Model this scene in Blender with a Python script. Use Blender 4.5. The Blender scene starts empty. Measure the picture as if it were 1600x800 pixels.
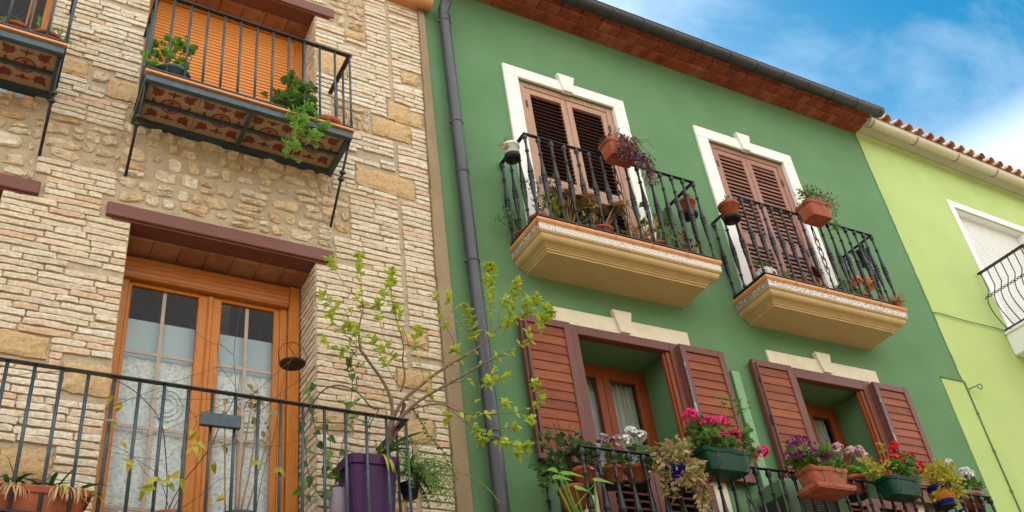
import bpy, math, random
from mathutils import Vector, Matrix
R = random.Random(7)
S = bpy.context.scene
# ------------------------------------------------------------------ camera
CAMR = Matrix(((0.87129348,-0.19295141,-0.45123989),(-0.4764135,-0.55325988,-0.68332546),(-0.11780432,0.81035379,-0.57397638)))
YC = -6.5
camd = bpy.data.cameras.new('camera'); cam = bpy.data.objects.new('camera', camd)
S.collection.objects.link(cam); S.camera = cam
camd.sensor_width = 36; camd.lens = 34.2; camd.clip_end = 500
cam.matrix_world = Matrix.Translation((0, YC, 0)) @ CAMR.to_4x4()
# ------------------------------------------------------------------ world and sun
SUN_EL, SUN_AZ = 52, 12      # azimuth measured from +Y towards +X: the sun stands behind the facades
W = bpy.data.worlds.new('World'); S.world = W; W.use_nodes = True
nt = W.node_tree; N = nt.nodes; L = nt.links
bg = N['Background']; bg.inputs['Strength'].default_value = 0.15
sky = N.new('ShaderNodeTexSky'); sky.sky_type = 'NISHITA'; sky.sun_disc = False
sky.sun_elevation = math.radians(SUN_EL); sky.sun_rotation = math.radians(SUN_AZ)
sky.air_density = 1.0; sky.dust_density = 0.4; sky.ozone_density = 2.0
tc = N.new('ShaderNodeTexCoord')
hs = N.new('ShaderNodeHueSaturation'); hs.inputs['Saturation'].default_value = 1.75; hs.inputs['Value'].default_value = 0.28; hs.inputs['Hue'].default_value = 0.475
L.new(sky.outputs[0], hs.inputs['Color'])
mp = N.new('ShaderNodeMapping'); mp.inputs['Rotation'].default_value = (0.3, -0.5, 0.9); mp.inputs['Scale'].default_value = (1.0, 2.6, 2.2)
L.new(tc.outputs['Generated'], mp.inputs['Vector'])
n1 = N.new('ShaderNodeTexNoise'); n1.inputs['Scale'].default_value = 2.0; n1.inputs['Detail'].default_value = 9; n1.inputs['Roughness'].default_value = 0.6; n1.inputs['Distortion'].default_value = 0.5
L.new(mp.outputs[0], n1.inputs['Vector'])
cr = N.new('ShaderNodeValToRGB'); cr.color_ramp.elements[0].position = 0.50; cr.color_ramp.elements[1].position = 0.85
L.new(n1.outputs['Fac'], cr.inputs['Fac'])
# a veil that thickens away from the deep blue part of the sky (which is towards azimuth 72, elevation 42)
dp = N.new('ShaderNodeVectorMath'); dp.operation = 'DOT_PRODUCT'; dp.inputs[1].default_value = (0.66, 0.20, 0.72)
L.new(tc.outputs['Generated'], dp.inputs[0])
vr = N.new('ShaderNodeMapRange'); vr.inputs['From Min'].default_value = 0.995; vr.inputs['From Max'].default_value = 0.83
vr.inputs['To Min'].default_value = 0.0; vr.inputs['To Max'].default_value = 0.5
L.new(dp.outputs['Value'], vr.inputs['Value'])
# thick bright cloud low over the horizon; unseen cloud added behind camera as fill
sp = N.new('ShaderNodeSeparateXYZ'); L.new(tc.outputs['Generated'], sp.inputs[0])
lr = N.new('ShaderNodeMapRange'); lr.inputs['From Min'].default_value = 0.585; lr.inputs['From Max'].default_value = 0.46
lr.inputs['To Min'].default_value = 0.0; lr.inputs['To Max'].default_value = 0.95
L.new(sp.outputs['Z'], lr.inputs['Value'])
br = N.new('ShaderNodeMapRange'); br.inputs['From Min'].default_value = 0.1; br.inputs['From Max'].default_value = -0.5
br.inputs['To Min'].default_value = 0.0; br.inputs['To Max'].default_value = 0.9
L.new(sp.outputs['Y'], br.inputs['Value'])
def mth(op, a, b):
    m = N.new('ShaderNodeMath'); m.operation = op; m.use_clamp = True
    for i, v in enumerate((a, b)):
        if hasattr(v, 'links'): L.new(v, m.inputs[i])
        else: m.inputs[i].default_value = v
    return m.outputs[0]
veil = mth('MULTIPLY', vr.outputs[0], mth('ADD', mth('MULTIPLY', n1.outputs['Fac'], 1.0), 0.22))
tot = mth('MAXIMUM', mth('ADD', veil, mth('MULTIPLY', cr.outputs['Color'], 0.20)), mth('MAXIMUM', lr.outputs[0], br.outputs[0]))
mx = N.new('ShaderNodeMix'); mx.data_type = 'RGBA'
L.new(tot, mx.inputs['Factor']); L.new(hs.outputs[0], mx.inputs['A']); mx.inputs['B'].default_value = (5.3, 5.3, 5.15, 1)
L.new(mx.outputs['Result'], bg.inputs['Color'])
sd = bpy.data.lights.new('sun', 'SUN'); sd.energy = 3.5; sd.angle = math.radians(0.5); sd.color = (1, 0.95, 0.87)
so = bpy.data.objects.new('sun', sd); S.collection.objects.link(so)
e, a = math.radians(SUN_EL), math.radians(SUN_AZ)
so.rotation_euler = Vector((-math.sin(a)*math.cos(e), -math.cos(a)*math.cos(e), -math.sin(e))).to_track_quat('-Z', 'Y').to_euler()
so.location = (0, 20, 30)
S.render.engine = 'CYCLES'
S.view_settings.view_transform = 'Standard'; S.view_settings.look = 'None'; S.view_settings.exposure = 1.85; S.view_settings.gamma = 1
S.cycles.max_bounces = 8; S.cycles.transparent_max_bounces = 12

# ------------------------------------------------------------------ helpers
def at(px, py, **k):
    """world point on the plane x=, y= or z= seen at this place of the photograph (used to measure positions)"""
    d = CAMR @ Vector(((px-800)/1520, -(py-400)/1520, -1)); (n, v), = k.items(); i = 'xyz'.index(n); c = Vector((0, YC, 0))
    return c + d*((v-c[i])/d[i])
def unit(): 
    while True:
        v = Vector((R.uniform(-1,1), R.uniform(-1,1), R.uniform(-1,1)))
        if 0.05 < v.length < 1: return v.normalized()
class MB:
    def __init__(s): s.v = []; s.f = []; s.m = []; s.sm = []
    def add(s, vs, fs, mi=0, smooth=False):
        o = len(s.v); s.v += [Vector(p) for p in vs]
        for f in fs: s.f.append([o+i for i in f]); s.m.append(mi); s.sm.append(smooth)
    def quad(s, a, b, c, d, mi=0): s.add([a, b, c, d], [(0,1,2,3)], mi)
    def box(s, x0, x1, y0, y1, z0, z1, mi=0, bev=0.0):
        if x0 > x1: x0, x1 = x1, x0
        if y0 > y1: y0, y1 = y1, y0
        if z0 > z1: z0, z1 = z1, z0
        b = min(bev, (x1-x0)*.45, (y1-y0)*.45, (z1-z0)*.45)
        if b <= 0:
            vs = [(x,y,z) for x in (x0,x1) for y in (y0,y1) for z in (z0,z1)]
            s.add(vs, [(0,1,3,2),(4,6,7,5),(0,4,5,1),(2,3,7,6),(0,2,6,4),(1,5,7,3)], mi); return
        ax = [(x0,x1),(y0,y1),(z0,z1)]; vs = []; idx = {}
        for i in (0,1):
            for j in (0,1):
                for k in (0,1):
                    for a in range(3):
                        p = []
                        for q, t in enumerate((i,j,k)):
                            v = ax[q][t]
                            if q != a: v += b*(1-2*t)
                            p.append(v)
                        idx[(i,j,k,a)] = len(vs); vs.append(tuple(p))
        fs = []
        for a in range(3):
            o = [q for q in range(3) if q != a]
            for t in (0,1):
                r = []
                for (u, w) in ((0,0),(1,0),(1,1),(0,1)):
                    c = [0,0,0]; c[a] = t; c[o[0]] = u; c[o[1]] = w; r.append(idx[(*c, a)])
                fs.append(tuple(r))
        for a in range(3):
            o = [q for q in range(3) if q != a]
            for u in (0,1):
                for w in (0,1):
                    c0 = [0,0,0]; c1 = [0,0,0]; c1[a] = 1; c0[o[0]] = c1[o[0]] = u; c0[o[1]] = c1[o[1]] = w
                    fs.append((idx[(*c0,o[0])], idx[(*c1,o[0])], idx[(*c1,o[1])], idx[(*c0,o[1])]))
        for i in (0,1):
            for j in (0,1):
                for k in (0,1): fs.append((idx[(i,j,k,0)], idx[(i,j,k,1)], idx[(i,j,k,2)]))
        s.add(vs, fs, mi)
    def obox(s, c, ax, ay, az, hx, hy, hz, mi=0):
        c = Vector(c); ax = Vector(ax); ay = Vector(ay); az = Vector(az)
        vs = [c+ax*hx*i+ay*hy*j+az*hz*k for i in (-1,1) for j in (-1,1) for k in (-1,1)]
        s.add(vs, [(0,1,3,2),(4,6,7,5),(0,4,5,1),(2,3,7,6),(0,2,6,4),(1,5,7,3)], mi)
    def tube(s, pts, r, n=6, mi=0, cap=True, flat=None):
        pts = [Vector(p) for p in pts]; m = len(pts)
        if not isinstance(r, (list, tuple)): r = [r]*m
        rings = []; prev = None
        for i, p in enumerate(pts):
            d = (pts[min(i+1,m-1)]-pts[max(i-1,0)])
            d = d.normalized() if d.length > 1e-9 else Vector((0,0,1))
            if prev is None:
                u = d.cross(Vector((0,0,1)) if abs(d.z) < .9 else Vector((1,0,0))).normalized()
            else:
                u = prev - d*prev.dot(d); u = u.normalized() if u.length > 1e-6 else d.orthogonal().normalized()
            prev = u; w = d.cross(u)
            rings.append([p+(u*math.cos(2*math.pi*k/n)+w*math.sin(2*math.pi*k/n))*r[i] for k in range(n)])
        vs = [v for q in rings for v in q]; fs = []
        for i in range(m-1):
            for k in range(n): fs.append((i*n+k, i*n+(k+1)%n, (i+1)*n+(k+1)%n, (i+1)*n+k))
        if cap: fs += [tuple(range(n))[::-1], tuple((m-1)*n+k for k in range(n))]
        s.add(vs, fs, mi, True)
    def lathe(s, c, prof, n=12, mi=0, axis=None):
        """prof: list of (radius, height); closed with caps when the end radius > 0"""
        c = Vector(c); M3 = axis.to_track_quat('Z', 'Y').to_matrix() if axis else Matrix.Identity(3)
        vs = []; fs = []; m = len(prof)
        for (r, h) in prof:
            for k in range(n): vs.append(c + M3 @ Vector((max(r,1e-4)*math.cos(2*math.pi*k/n), max(r,1e-4)*math.sin(2*math.pi*k/n), h)))
        for i in range(m-1):
            for k in range(n): fs.append((i*n+k, i*n+(k+1)%n, (i+1)*n+(k+1)%n, (i+1)*n+k))
        fs += [tuple(range(n))[::-1], tuple((m-1)*n+k for k in range(n))]
        s.add(vs, fs, mi, True)
    def ball(s, c, r, mi=0, n=8, sz=(1,1,1), jit=0):
        c = Vector(c); vs = []; fs = []; m = max(3, n//2+1)
        for i in range(m+1):
            t = math.pi*i/m
            for k in range(n):
                p = 2*math.pi*k/n; q = 1+R.uniform(-jit,jit)
                vs.append(c+Vector((math.sin(t)*math.cos(p)*sz[0], math.sin(t)*math.sin(p)*sz[1], math.cos(t)*sz[2]))*r*q)
        for i in range(m):
            for k in range(n): fs.append((i*n+k, (i+1)*n+k, (i+1)*n+(k+1)%n, i*n+(k+1)%n))
        s.add(vs, fs, mi, True)
    def xf(s, fn): s.v = [Vector(fn(p)) for p in s.v]; return s
    def build(s, name, mats, parent=None, label=None):
        if not isinstance(mats, (list, tuple)): mats = [mats]
        me = bpy.data.meshes.new(name)
        off = Vector((0,0,0)); q = parent
        while q is not None: off += q.location; q = q.parent
        me.from_pydata([tuple(p-off) for p in s.v], [], s.f)
        for m in mats: me.materials.append(m)
        me.polygons.foreach_set('material_index', s.m); me.polygons.foreach_set('use_smooth', s.sm)
        me.update()
        o = bpy.data.objects.new(name, me); S.collection.objects.link(o); o.parent = parent
        if label: o['label'] = label
        return o
def tag(o, label=None, cat=None, group=None, kind=None):
    for k, v in (('label',label),('category',cat),('group',group),('kind',kind)):
        if v: o[k] = v
    return o
def thing(name, label, cat, loc=(0,0,0), group=None):
    o = bpy.data.objects.new(name, None); S.collection.objects.link(o); o.location = loc; o.empty_display_size = .2
    return tag(o, label, cat, group)
def part(name, parent, loc=(0,0,0)):
    """an empty that gathers sub-parts; loc is relative to the parent"""
    o = bpy.data.objects.new(name, None); S.collection.objects.link(o); o.parent = parent; o.location = loc; o.empty_display_size = .1
    return o

# ------------------------------------------------------------------ materials
def mat(name, cols, rough=.6, src='noise', scale=8, stretch=(1,1,1), bump=0, bscale=60, bstretch=(1,1,1), metal=0, spec=.5, detail=5, stain=None, trans=0, coat=0, dist=.01):
    m = bpy.data.materials.new(name); m.use_nodes = True; t = m.node_tree; n = t.nodes; l = t.links; p = n['Principled BSDF']
    p.inputs['Roughness'].default_value = rough; p.inputs['Metallic'].default_value = metal
    p.inputs['Specular IOR Level'].default_value = spec; p.inputs['Coat Weight'].default_value = coat
    tc = n.new('ShaderNodeTexCoord'); mp = n.new('ShaderNodeMapping'); mp.inputs['Scale'].default_value = stretch; l.new(tc.outputs['Object'], mp.inputs[0])
    nz = n.new('ShaderNodeTexNoise'); nz.inputs['Scale'].default_value = scale; nz.inputs['Detail'].default_value = detail; nz.inputs['Roughness'].default_value = .6; l.new(mp.outputs[0], nz.inputs['Vector'])
    cr = n.new('ShaderNodeValToRGB'); els = cr.color_ramp.elements
    if not isinstance(cols[0], (list, tuple)): cols = [cols, cols]
    k = len(cols)
    while len(els) < k: els.new(.5)
    for i, c in enumerate(cols):
        els[i].position = i/(k-1) if src != 'noise' else .3+.4*i/(k-1)
        els[i].color = (*c[:3], 1)
    out = cr.outputs[0]
    if src == 'noise': l.new(nz.outputs['Fac'], cr.inputs[0])
    else:
        g = n.new('ShaderNodeNewGeometry'); l.new(g.outputs['Random Per Island'], cr.inputs[0])
        v = n.new('ShaderNodeMapRange'); v.inputs['From Min'].default_value = .3; v.inputs['From Max'].default_value = .7; v.inputs['To Min'].default_value = .72; v.inputs['To Max'].default_value = 1.22
        l.new(nz.outputs['Fac'], v.inputs['Value'])
        mm = n.new('ShaderNodeMix'); mm.data_type = 'RGBA'; mm.blend_type = 'MULTIPLY'; mm.inputs['Factor'].default_value = 1
        l.new(out, mm.inputs['A']); l.new(v.outputs[0], mm.inputs['B']); out = mm.outputs['Result']
    if stain:
        sc, col, lo, hi, amt = stain
        z = n.new('ShaderNodeTexNoise'); z.inputs['Scale'].default_value = sc; z.inputs['Detail'].default_value = 8; z.inputs['Roughness'].default_value = .65; mps = n.new('ShaderNodeMapping'); mps.inputs['Scale'].default_value = (1,1,.35); l.new(tc.outputs['Object'], mps.inputs[0]); l.new(mps.outputs[0], z.inputs['Vector'])
        v = n.new('ShaderNodeMapRange'); v.inputs['From Min'].default_value = lo; v.inputs['From Max'].default_value = hi; v.inputs['To Max'].default_value = amt; l.new(z.outputs['Fac'], v.inputs['Value'])
        mm = n.new('ShaderNodeMix'); mm.data_type = 'RGBA'; l.new(v.outputs[0], mm.inputs['Factor']); l.new(out, mm.inputs['A']); mm.inputs['B'].default_value = (*col, 1); out = mm.outputs['Result']
    l.new(out, p.inputs['Base Color'])
    if bump:
        m2 = n.new('ShaderNodeMapping'); m2.inputs['Scale'].default_value = bstretch; l.new(tc.outputs['Object'], m2.inputs[0])
        z = n.new('ShaderNodeTexNoise'); z.inputs['Scale'].default_value = bscale; z.inputs['Detail'].default_value = 6; z.inputs['Roughness'].default_value = .65; l.new(m2.outputs[0], z.inputs['Vector'])
        b = n.new('ShaderNodeBump'); b.inputs['Strength'].default_value = bump; b.inputs['Distance'].default_value = dist; l.new(z.outputs['Fac'], b.inputs['Height']); l.new(b.outputs[0], p.inputs['Normal'])
    if trans:
        tr = n.new('ShaderNodeBsdfTranslucent'); l.new(out, tr.inputs['Color']); ms = n.new('ShaderNodeMixShader'); ms.inputs[0].default_value = trans
        l.new(p.outputs[0], ms.inputs[1]); l.new(tr.outputs[0], ms.inputs[2]); l.new(ms.outputs[0], n['Material Output'].inputs['Surface'])
    return m
def leafmat(name, cols, trans=.35, rough=.5): return mat(name, cols, rough, 'island', 30, trans=trans, spec=.4)
def glassmat(name):
    m = bpy.data.materials.new(name); m.use_nodes = True; t = m.node_tree; n = t.nodes; l = t.links; n.remove(n['Principled BSDF'])
    g = n.new('ShaderNodeBsdfGlossy'); g.inputs['Roughness'].default_value = .01; tr = n.new('ShaderNodeBsdfTransparent'); tr.inputs[0].default_value = (.93,.95,.94,1)
    f = n.new('ShaderNodeFresnel'); f.inputs[0].default_value = 1.5
    mr = n.new('ShaderNodeMath'); mr.operation = 'MULTIPLY'; mr.inputs[1].default_value = .45; l.new(f.outputs[0], mr.inputs[0])
    ms = n.new('ShaderNodeMixShader'); l.new(mr.outputs[0], ms.inputs[0]); l.new(tr.outputs[0], ms.inputs[1]); l.new(g.outputs[0], ms.inputs[2]); l.new(ms.outputs[0], n['Material Output'].inputs['Surface'])
    return m
m_green = mat('green_render', [(.092,.192,.092),(.120,.235,.118)], .85, scale=1.1, bump=.6, bscale=70, spec=.2, stain=(.5,(.15,.245,.145),.48,.75,.6), dist=.008)
m_lime = mat('lime_render', [(.36,.475,.175),(.42,.53,.20)], .85, scale=1.2, bump=.3, bscale=50, spec=.2, stain=(.8,(.32,.43,.14),.46,.78,.75))
m_brick = mat('thin_brick', [(.64,.55,.42),(.58,.49,.37),(.68,.60,.47),(.64,.48,.34),(.69,.62,.50),(.62,.53,.40),(.60,.40,.27),(.70,.64,.53),(.65,.56,.43),(.62,.50,.37),(.55,.47,.37),(.66,.58,.45)], .9, 'island', 34, bump=.9, bscale=75, spec=.15, stain=(22,(.43,.38,.31),.50,.76,.55))
m_mortar = mat('lime_mortar', [(.40,.32,.225),(.52,.43,.31)], .95, scale=9, bump=.9, bscale=45, spec=.1, stain=(2,(.33,.27,.19),.5,.75,.5), dist=.02)
m_rubble = mat('rubble_stone', [(.60,.48,.34),(.64,.55,.42),(.58,.40,.22),(.70,.62,.50),(.54,.42,.29),(.60,.43,.25),(.62,.52,.39),(.55,.35,.22)], .9, 'island', 16, bump=.9, bscale=38, spec=.15, stain=(18,(.36,.24,.13),.52,.72,.6), dist=.02)
m_sand = mat('sandstone_block', [(.44,.27,.13),(.66,.48,.28)], .95, scale=40, bump=1, bscale=90, spec=.1, dist=.012, stain=(7,(.6,.47,.3),.5,.7,.5))
m_strip = mat('render_strip', [(.24,.18,.115),(.33,.25,.165)], .95, scale=5, stretch=(1,1,.3), bump=.8, bscale=60, spec=.1)
m_stone_w = mat('pale_stone', [(.70,.69,.66),(.78,.77,.75)], .7, scale=4, bump=.15, bscale=80, spec=.3, stain=(1.6,(.6,.56,.49),.5,.8,.5))
m_stone_c = mat('cream_stone', [(.60,.54,.42),(.70,.64,.52)], .75, scale=6, bump=.3, bscale=70, spec=.3, stain=(3,(.52,.45,.32),.5,.8,.5))
m_cream = mat('cream_plaster', [(.47,.33,.15),(.52,.37,.18)], .55, scale=3, bump=.1, bscale=120, spec=.4, stain=(4,(.33,.23,.12),.50,.80,.6))
m_terra = mat('terracotta_tile', [(.50,.21,.075),(.60,.28,.11)], .6, scale=7, bump=.2, bscale=80, stain=(9,(.36,.15,.08),.55,.8,.6))
m_pot = mat('terracotta_pot', [(.23,.045,.017),(.33,.075,.028)], .75, scale=10, bump=.1, bscale=90, stain=(10,(.38,.22,.15),.52,.78,.6))
m_soffit = mat('red_soffit_brick', [(.19,.045,.022),(.27,.07,.034),(.22,.052,.026),(.33,.11,.055)], .85, 'island', 10, bump=.5, bscale=60, spec=.2, stain=(6,(.38,.26,.16),.6,.8,.6))
m_gutter = mat('dark_grey_metal', [(.016,.018,.024),(.026,.028,.035)], .38, scale=5, spec=.5, bump=.05, bscale=8, stain=(7,(.07,.07,.07),.6,.8,.4))
m_pipe = mat('grey_pipe', [(.030,.033,.043),(.046,.050,.062)], .42, scale=2, spec=.5, stain=(6,(.10,.10,.11),.58,.8,.4))
m_iron = mat('cast_iron', [(.012,.013,.015),(.028,.030,.033)], .33, scale=25, metal=.3, spec=.4, bump=.3, bscale=120, dist=.003)
m_black = mat('black_iron', [(.008,.009,.010),(.016,.017,.019)], .45, scale=18, spec=.5)
m_steel = mat('blue_black_steel', [(.025,.045,.058),(.05,.078,.098)], .38, scale=20, spec=.45, metal=.2, bump=.2, bscale=90, dist=.003)
m_wood_o = mat('orange_wood', [(.38,.125,.016),(.50,.18,.028),(.33,.10,.012)], .42, scale=9, stretch=(6,6,.5), bump=.08, bscale=60, bstretch=(4,4,.4), spec=.3)
m_wood_oh = mat('orange_wood_h', [(.31,.09,.013),(.42,.135,.022),(.27,.075,.010)], .42, scale=9, stretch=(.5,6,6), bump=.08, bscale=60, spec=.5, coat=.15)
m_shut_o = mat('orange_roller', [(.60,.215,.035),(.66,.255,.05)], .5, scale=3, spec=.4)
m_lintel = mat('mahogany_beam', [(.115,.032,.02),(.155,.047,.032),(.10,.028,.018)], .5, scale=7, stretch=(.4,6,6), bump=.15, bscale=50, bstretch=(.3,4,4), spec=.4)
m_door1 = mat('faded_pink_wood', [(.33,.19,.135),(.41,.25,.18),(.27,.14,.10)], .65, scale=8, stretch=(5,5,.4), bump=.2, bscale=70, bstretch=(3,3,.3), spec=.3)
m_slat1 = mat('dark_slat', [(.075,.02,.012),(.11,.03,.018)], .6, scale=10, stretch=(.4,5,5), spec=.3)
m_door2 = mat('dull_red_wood', [(.26,.12,.09),(.33,.165,.125)], .6, scale=8, stretch=(5,5,.4), bump=.15, bscale=70, bstretch=(3,3,.3), spec=.35)
m_slat2 = mat('dull_red_slat', [(.21,.095,.075),(.28,.135,.105)], .6, 'island', 9, stretch=(.4,5,5), spec=.3)
m_stile = mat('purple_brown_wood', [(.11,.036,.028),(.15,.052,.040)], .45, scale=9, stretch=(5,5,.4), bump=.08, bscale=60, spec=.25)
m_slat3 = mat('red_brown_board', [(.17,.036,.011),(.22,.052,.015),(.14,.029,.010),(.26,.068,.020)], .5, 'island', 9, stretch=(.5,5,5), bump=.1, bscale=60, bstretch=(.3,4,4), spec=.2, stain=(30,(.5,.3,.16),.68,.8,.5))
m_wood_r = mat('red_orange_wood', [(.17,.036,.009),(.24,.055,.013)], .5, scale=9, stretch=(5,5,.4), bump=.06, bscale=60, spec=.25)
m_white = mat('white_paint', [(.74,.74,.73),(.80,.80,.79)], .5, scale=3, spec=.4)
m_blind = mat('white_blind', [(.60,.61,.60),(.66,.67,.66)], .5, scale=3, spec=.3)
m_ac = mat('green_enamel', [(.06,.13,.06),(.07,.15,.07)], .5, scale=4, spec=.5)
m_conduit = mat('pale_green_plastic', [(.13,.28,.13),(.15,.31,.15)], .5, scale=4, spec=.4)
m_dark = mat('black_void', [(.006,.006,.006),(.01,.01,.01)], .8, spec=.2)  # black of the sheets painted in for unlit rooms behind openings
m_glass = glassmat('window_glass')
m_sheet = mat('pale_blue_blind', [(.40,.52,.62),(.44,.56,.65)], .7, scale=2, spec=.3)
m_muntin = mat('pinkish_bar', [(.52,.37,.32),(.58,.43,.38)], .6, scale=6)
m_curt = mat('grey_green_curtain', [(.40,.45,.41),(.48,.52,.48)], .9, scale=6, spec=.1, trans=.2)
m_tilec = mat('cream_hydraulic_tile', [(.30,.205,.11),(.37,.26,.145)], .6, scale=12, spec=.3)
m_tilem = mat('maroon_inlay', [(.13,.030,.022),(.17,.042,.03)], .6, scale=12, spec=.3)
m_tilep = mat('pink_inlay', [(.30,.11,.075),(.36,.14,.09)], .6, scale=12, spec=.3)
m_roof = mat('clay_roof_tile', [(.36,.16,.09),(.46,.24,.14),(.40,.20,.12),(.52,.34,.22),(.30,.13,.075)], .85, 'island', 12, bump=.5, bscale=50, stain=(14,(.30,.26,.2),.5,.75,.6))
m_beige = mat('beige_gutter', [(.50,.45,.34),(.55,.50,.38)], .5, scale=3, spec=.4)
m_greyclip = mat('grey_clip', [(.16,.17,.18),(.22,.23,.24)], .4, metal=.5)
m_soffw = mat('offwhite_plaster', [(.50,.45,.36),(.58,.53,.44)], .8, scale=3, bump=.15, bscale=60)
m_plinth = mat('red_floor_tile', [(.42,.11,.06),(.50,.15,.09)], .5, 'island', 8)
m_ground = mat('street_paving', [(.24,.185,.12),(.30,.235,.155)], .8, scale=2, bump=.3, bscale=30)
m_plant_bark = mat('brown_bark', [(.10,.055,.035),(.20,.125,.085)], .85, scale=30, bump=.5, bscale=80, dist=.004)
m_twig = mat('dark_twig', [(.05,.022,.018),(.09,.045,.03)], .8, scale=30)
m_cane = mat('dry_cane', [(.30,.17,.08),(.38,.24,.13)], .8, scale=25)
m_soil = mat('dark_soil', [(.02,.014,.01),(.04,.028,.02)], .95, scale=30, bump=.8, bscale=80)
l_lime = leafmat('young_yellow_green_leaf', [(.48,.58,.05),(.38,.52,.05),(.56,.64,.08),(.28,.42,.05),(.66,.58,.06)], .45)
l_mid = leafmat('mid_green_leaf', [(.09,.20,.035),(.14,.27,.05),(.06,.14,.03),(.20,.32,.07)])
l_dark = leafmat('dark_green_leaf', [(.03,.08,.02),(.06,.13,.03),(.09,.18,.05),(.025,.06,.02)])
l_fresh = leafmat('fresh_green_leaf', [(.14,.32,.03),(.20,.40,.05),(.10,.24,.03)])
l_yel = leafmat('yellowing_leaf', [(.50,.45,.05),(.38,.40,.05),(.55,.40,.05),(.22,.30,.05)], .4)
l_var = leafmat('variegated_leaf', [(.42,.38,.16),(.35,.20,.08),(.50,.46,.25),(.20,.26,.08),(.42,.24,.14),(.45,.30,.08)])
l_purp = leafmat('purple_leaf', [(.12,.05,.07),(.20,.09,.11),(.08,.03,.045),(.28,.20,.22)], .2)
l_dry = leafmat('dry_leaf', [(.42,.26,.11),(.50,.34,.17),(.30,.15,.07)], .2)
l_succ = leafmat('bronze_succulent', [(.35,.18,.06),(.28,.24,.08),(.22,.10,.05),(.38,.28,.10)], .1)
l_brown = leafmat('brown_rosette', [(.16,.045,.03),(.22,.07,.04)], .1)
def petal(name, cols): return mat(name, cols, .55, 'island', 30, trans=.3, spec=.3)
f_pink = petal('magenta_petal', [(.75,.015,.16),(.88,.04,.25),(.55,.01,.10)])
f_red = petal('red_petal', [(.70,.012,.02),(.80,.03,.04),(.55,.01,.02)])
f_white = petal('white_petal', [(.78,.78,.76),(.70,.72,.68),(.82,.82,.82)])
f_purp = petal('purple_petal', [(.22,.02,.18),(.32,.03,.24),(.14,.02,.14),(.55,.08,.30)])
f_lil = petal('pale_pink_petal', [(.70,.40,.50),(.75,.55,.58),(.62,.25,.40)])
f_pw = petal('white_violet_petal', [(.70,.65,.70),(.20,.04,.14),(.60,.45,.58)])
f_or = petal('orange_petal', [(.80,.24,.05),(.85,.36,.12),(.80,.15,.10)])
def pm(name, col, rough=.45, **k): return mat(name, [tuple(c*.85 for c in col), col], rough, scale=6, spec=.2, **k)
m_pgreen = pm('green_plastic', (.004,.045,.026)); m_pwhite = pm('white_plastic', (.72,.74,.74)); m_pblack = pm('black_plastic', (.012,.012,.014))
m_pteal = pm('grey_teal_pot', (.06,.10,.11)); m_ppurp = pm('violet_glaze', (.050,.016,.075)); m_pblue = pm('blue_glaze', (.012,.02,.25), .15); m_pgold = pm('ochre_glaze', (.55,.24,.03), .2)
m_plil = pm('pale_lilac_pot', (.28,.25,.33)); m_rust = pm('rusty_iron', (.045,.018,.012), .7)
# ------------------------------------------------------------------ the ground
g = MB(); g.quad((-60,-60,-1.6),(60,-60,-1.6),(60,60,-1.6),(-60,60,-1.6))
tag(g.build('street', m_ground), 'pale paved street in front of the three houses', kind='structure')

# an added, unseen bank behind the camera, shaped to block low sky from facades
g = MB(); K = 24
for i in range(K):
    for j, (ya, za, yb, zb) in enumerate(((-14,-1.5,-16,6.5),(-16,6.5,-20,10.5),(-20,10.5,-45,13))):
        xa, xb = -40+i*4, -36+i*4; u = lambda x, z: z+(.8*math.sin(x*.7)+.5*math.sin(x*.23+1) if z > 0 else 0)
        g.add([(xa,ya,u(xa,za)),(xb,ya,u(xb,za)),(xb,yb,u(xb,zb)),(xa,yb,u(xa,zb))], [(0,1,2,3)])
tag(g.build('sky_blocker_bank', mat('sky_blocker_brown', [(.13,.11,.06),(.20,.16,.09)], .9, scale=3)), 'added bank behind the camera that blocks low sky light from the houses', kind='structure')
def wall_grid(mb, x0, x1, z0, z1, ops, y=0, mi=0, ri=None):
    """a wall face on the plane y with real openings (xa,xb,za,zb,depth) and their reveals"""
    ri = mi if ri is None else ri
    xs = sorted({x0, x1, *[v for o in ops for v in o[:2] if x0 < v < x1]}); zs = sorted({z0, z1, *[v for o in ops for v in o[2:4] if z0 < v < z1]})
    for i in range(len(xs)-1):
        for j in range(len(zs)-1):
            cx, cz = (xs[i]+xs[i+1])/2, (zs[j]+zs[j+1])/2
            if any(o[0] < cx < o[1] and o[2] < cz < o[3] for o in ops): continue
            mb.quad((xs[i],y,zs[j]),(xs[i+1],y,zs[j]),(xs[i+1],y,zs[j+1]),(xs[i],y,zs[j+1]), mi)
    for a, b, c, d, dep in ops:
        mb.quad((a,y,c),(a,y,d),(a,y+dep,d),(a,y+dep,c), ri); mb.quad((b,y,c),(b,y+dep,c),(b,y+dep,d),(b,y,d), ri)
        mb.quad((a,y,d),(b,y,d),(b,y+dep,d),(a,y+dep,d), ri); mb.quad((a,y,c),(a,y+dep,c),(b,y+dep,c),(b,y,c), ri)
def shell(mb, x0, x1, y0, y1, z0, z1, mi=0):
    mb.quad((x0,y0,z0),(x0,y1,z0),(x0,y1,z1),(x0,y0,z1), mi); mb.quad((x1,y0,z0),(x1,y0,z1),(x1,y1,z1),(x1,y1,z0), mi)
    mb.quad((x0,y1,z0),(x1,y1,z0),(x1,y1,z1),(x0,y1,z1), mi)
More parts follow.
